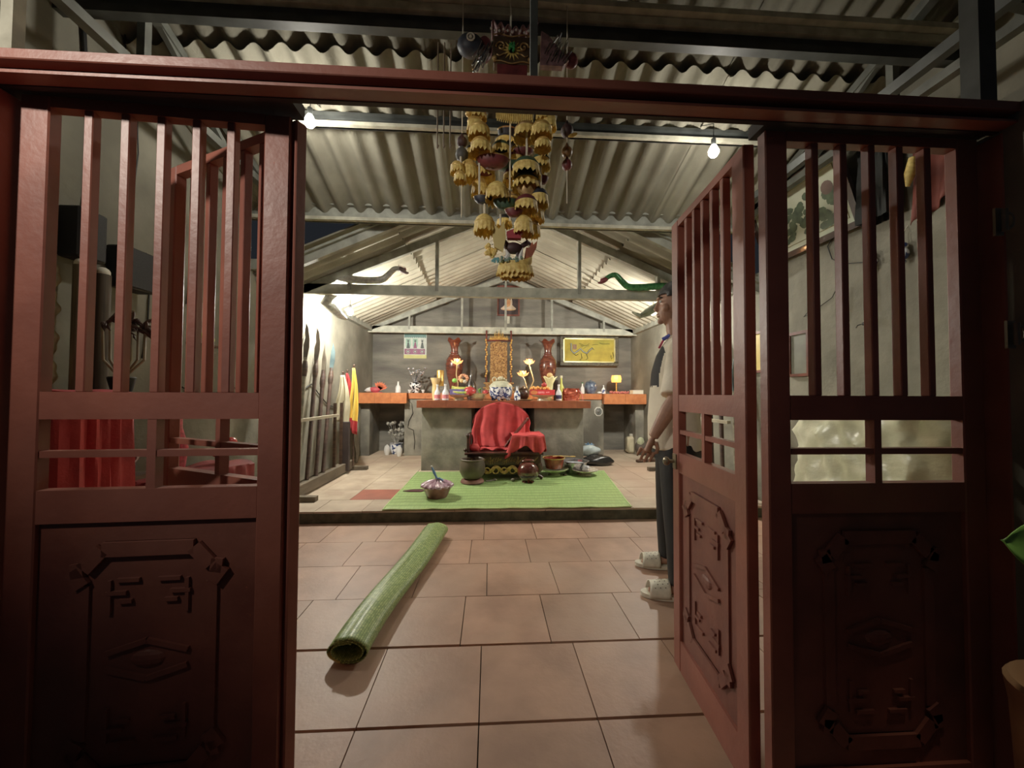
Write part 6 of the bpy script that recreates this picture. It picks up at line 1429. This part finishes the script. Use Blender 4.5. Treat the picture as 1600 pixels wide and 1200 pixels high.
# planter outside at the far right
c = Vector((1.235, .72, 0)); t = thing('planter', c, 'tan planter with a broad green leaf at the right edge outside', 'potted plant')
m = MB(); m.lathe([(.085, 0), (.10, .03), (.118, .45), (.125, .50), (.118, .51), (.10, .46)], c, 30); m.build('pot', mat('tan_clay', (196, 150, 104), (166, 120, 80), rough=.8, scale=8), t, smooth=True)
m = MB(); m.tube([c+Vector((0, 0, .44)), c+Vector((.02, 0, .62)), c+Vector((.01, .02, .80))], .008, 6); m.build('stem', mat('plant_stem', (84, 110, 50), (60, 84, 36)), t)
def lf(o, dr, L, w):
    m = MB(); dr = Vector(dr).normalized(); sd = dr.cross(Vector((0, -1, .15))).normalized()
    def f(u, v): a = math.sin(PI*min(1, u*1.02))**.7*w; return Vector(o)+dr*(L*u)+sd*(a*(v-.5)*2)+Vector((0, 0, -.10*u*u*L))+Vector((0, -.012*abs(v-.5), 0))
    m.grid(f, 14, 6); m.build('leaf', mat('leaf_green', (120, 186, 60), (92, 150, 44), rough=.45, scale=12), t, smooth=True, solid=.0015)
lf(c+Vector((.02, 0, .78)), (-.9, 0, .30), .245, .062); lf(c+Vector((.02, 0, .76)), (.8, 0, .5), .2, .05); lf(c+Vector((.02, .0, .76)), (.3, -.5, .7), .18, .045)
# ================================================================== LIGHT
w = bpy.data.worlds.new('night'); bpy.context.scene.world = w; w.use_nodes = True
w.node_tree.nodes['Background'].inputs[0].default_value = (0.55, 0.62, 0.75, 1); w.node_tree.nodes['Background'].inputs[1].default_value = 0.012
M_bulb = mat('lit_bulb', (255, 255, 250), (255, 255, 250), emit=(255, 246, 226), estr=1.0)
def bulb(px, py, Y, E, label, drop, anchor=None):
    p = PY(px, py, Y); t = thing('hanging_bulb', p, label, 'light bulb', 'bare bulbs hanging in the hall')
    M = M_bulb.copy(); M.node_tree.nodes['Principled BSDF'].inputs['Emission Strength'].default_value = E
    m = MB(); m.lathe([(.003, -.036), (.02, -.031), (.032, -.012), (.032, .004), (.022, .028), (.014, .042)], p, 20); m.build('glass_bulb', M, t, smooth=True)
    m = MB(); m.lathe([(.014, .042), (.0155, .05), (.0155, .085), (.008, .092)], p, 14); m.build('socket', M_black if Y > 4 else M_steeld, t, smooth=True)
    m = MB(); m.tube([p+Vector((0, 0, .09)), p+Vector((.002, 0, .09+drop*.5)), p+Vector((anchor[0] if anchor else 0, anchor[1] if anchor else 0, .09+drop))], .0028, 6); m.build('cord', M_wire, t)
bulb(484, 190, 2.42, 330, 'lit bare bulb hanging from the purlin, upper left in the doorway', .12, (0, .17))
bulb(1115, 237, 2.42, 230, 'lit bare bulb hanging above the right folding door', .20, (0, .17))
bulb(547, 488, 4.7, 2900, 'lit bare bulb by the left wall over the spear rack', .12, (0, -.4))
bulb(1021, 488, 4.7, 2600, 'lit bare bulb by the right wall before the man\'s face', .12, (0, -.4))
sl = bpy.data.lights.new('porch_lamp', 'SPOT'); sl.energy = 70; sl.color = (1.0, .90, .76); sl.spot_size = R(76); sl.spot_blend = 1.0; sl.shadow_soft_size = .05
so = bpy.data.objects.new('porch_lamp', sl); C.objects.link(so); so.location = (-1.5, -0.15, 2.32)
so.rotation_euler = (Vector((-.90, 0.96, 1.86))-so.location).to_track_quat('-Z', 'Y').to_euler()
s2 = bpy.data.lights.new('planter_fill', 'SPOT'); s2.energy = 26; s2.color = (1.0, .86, .62); s2.spot_size = R(15); s2.spot_blend = .8; s2.shadow_soft_size = .05  # added spot that brightens the planter, no fixture there
s3 = bpy.data.objects.new('planter_fill', s2); C.objects.link(s3); s3.location = (1.16, .50, 2.65)
s3.rotation_euler = (Vector((1.13, 0.70, .62))-s3.location).to_track_quat('-Z', 'Y').to_euler()
vs = bpy.context.scene.view_settings
vs.view_transform = 'Standard'; vs.exposure = 0.22; vs.gamma = 1.16
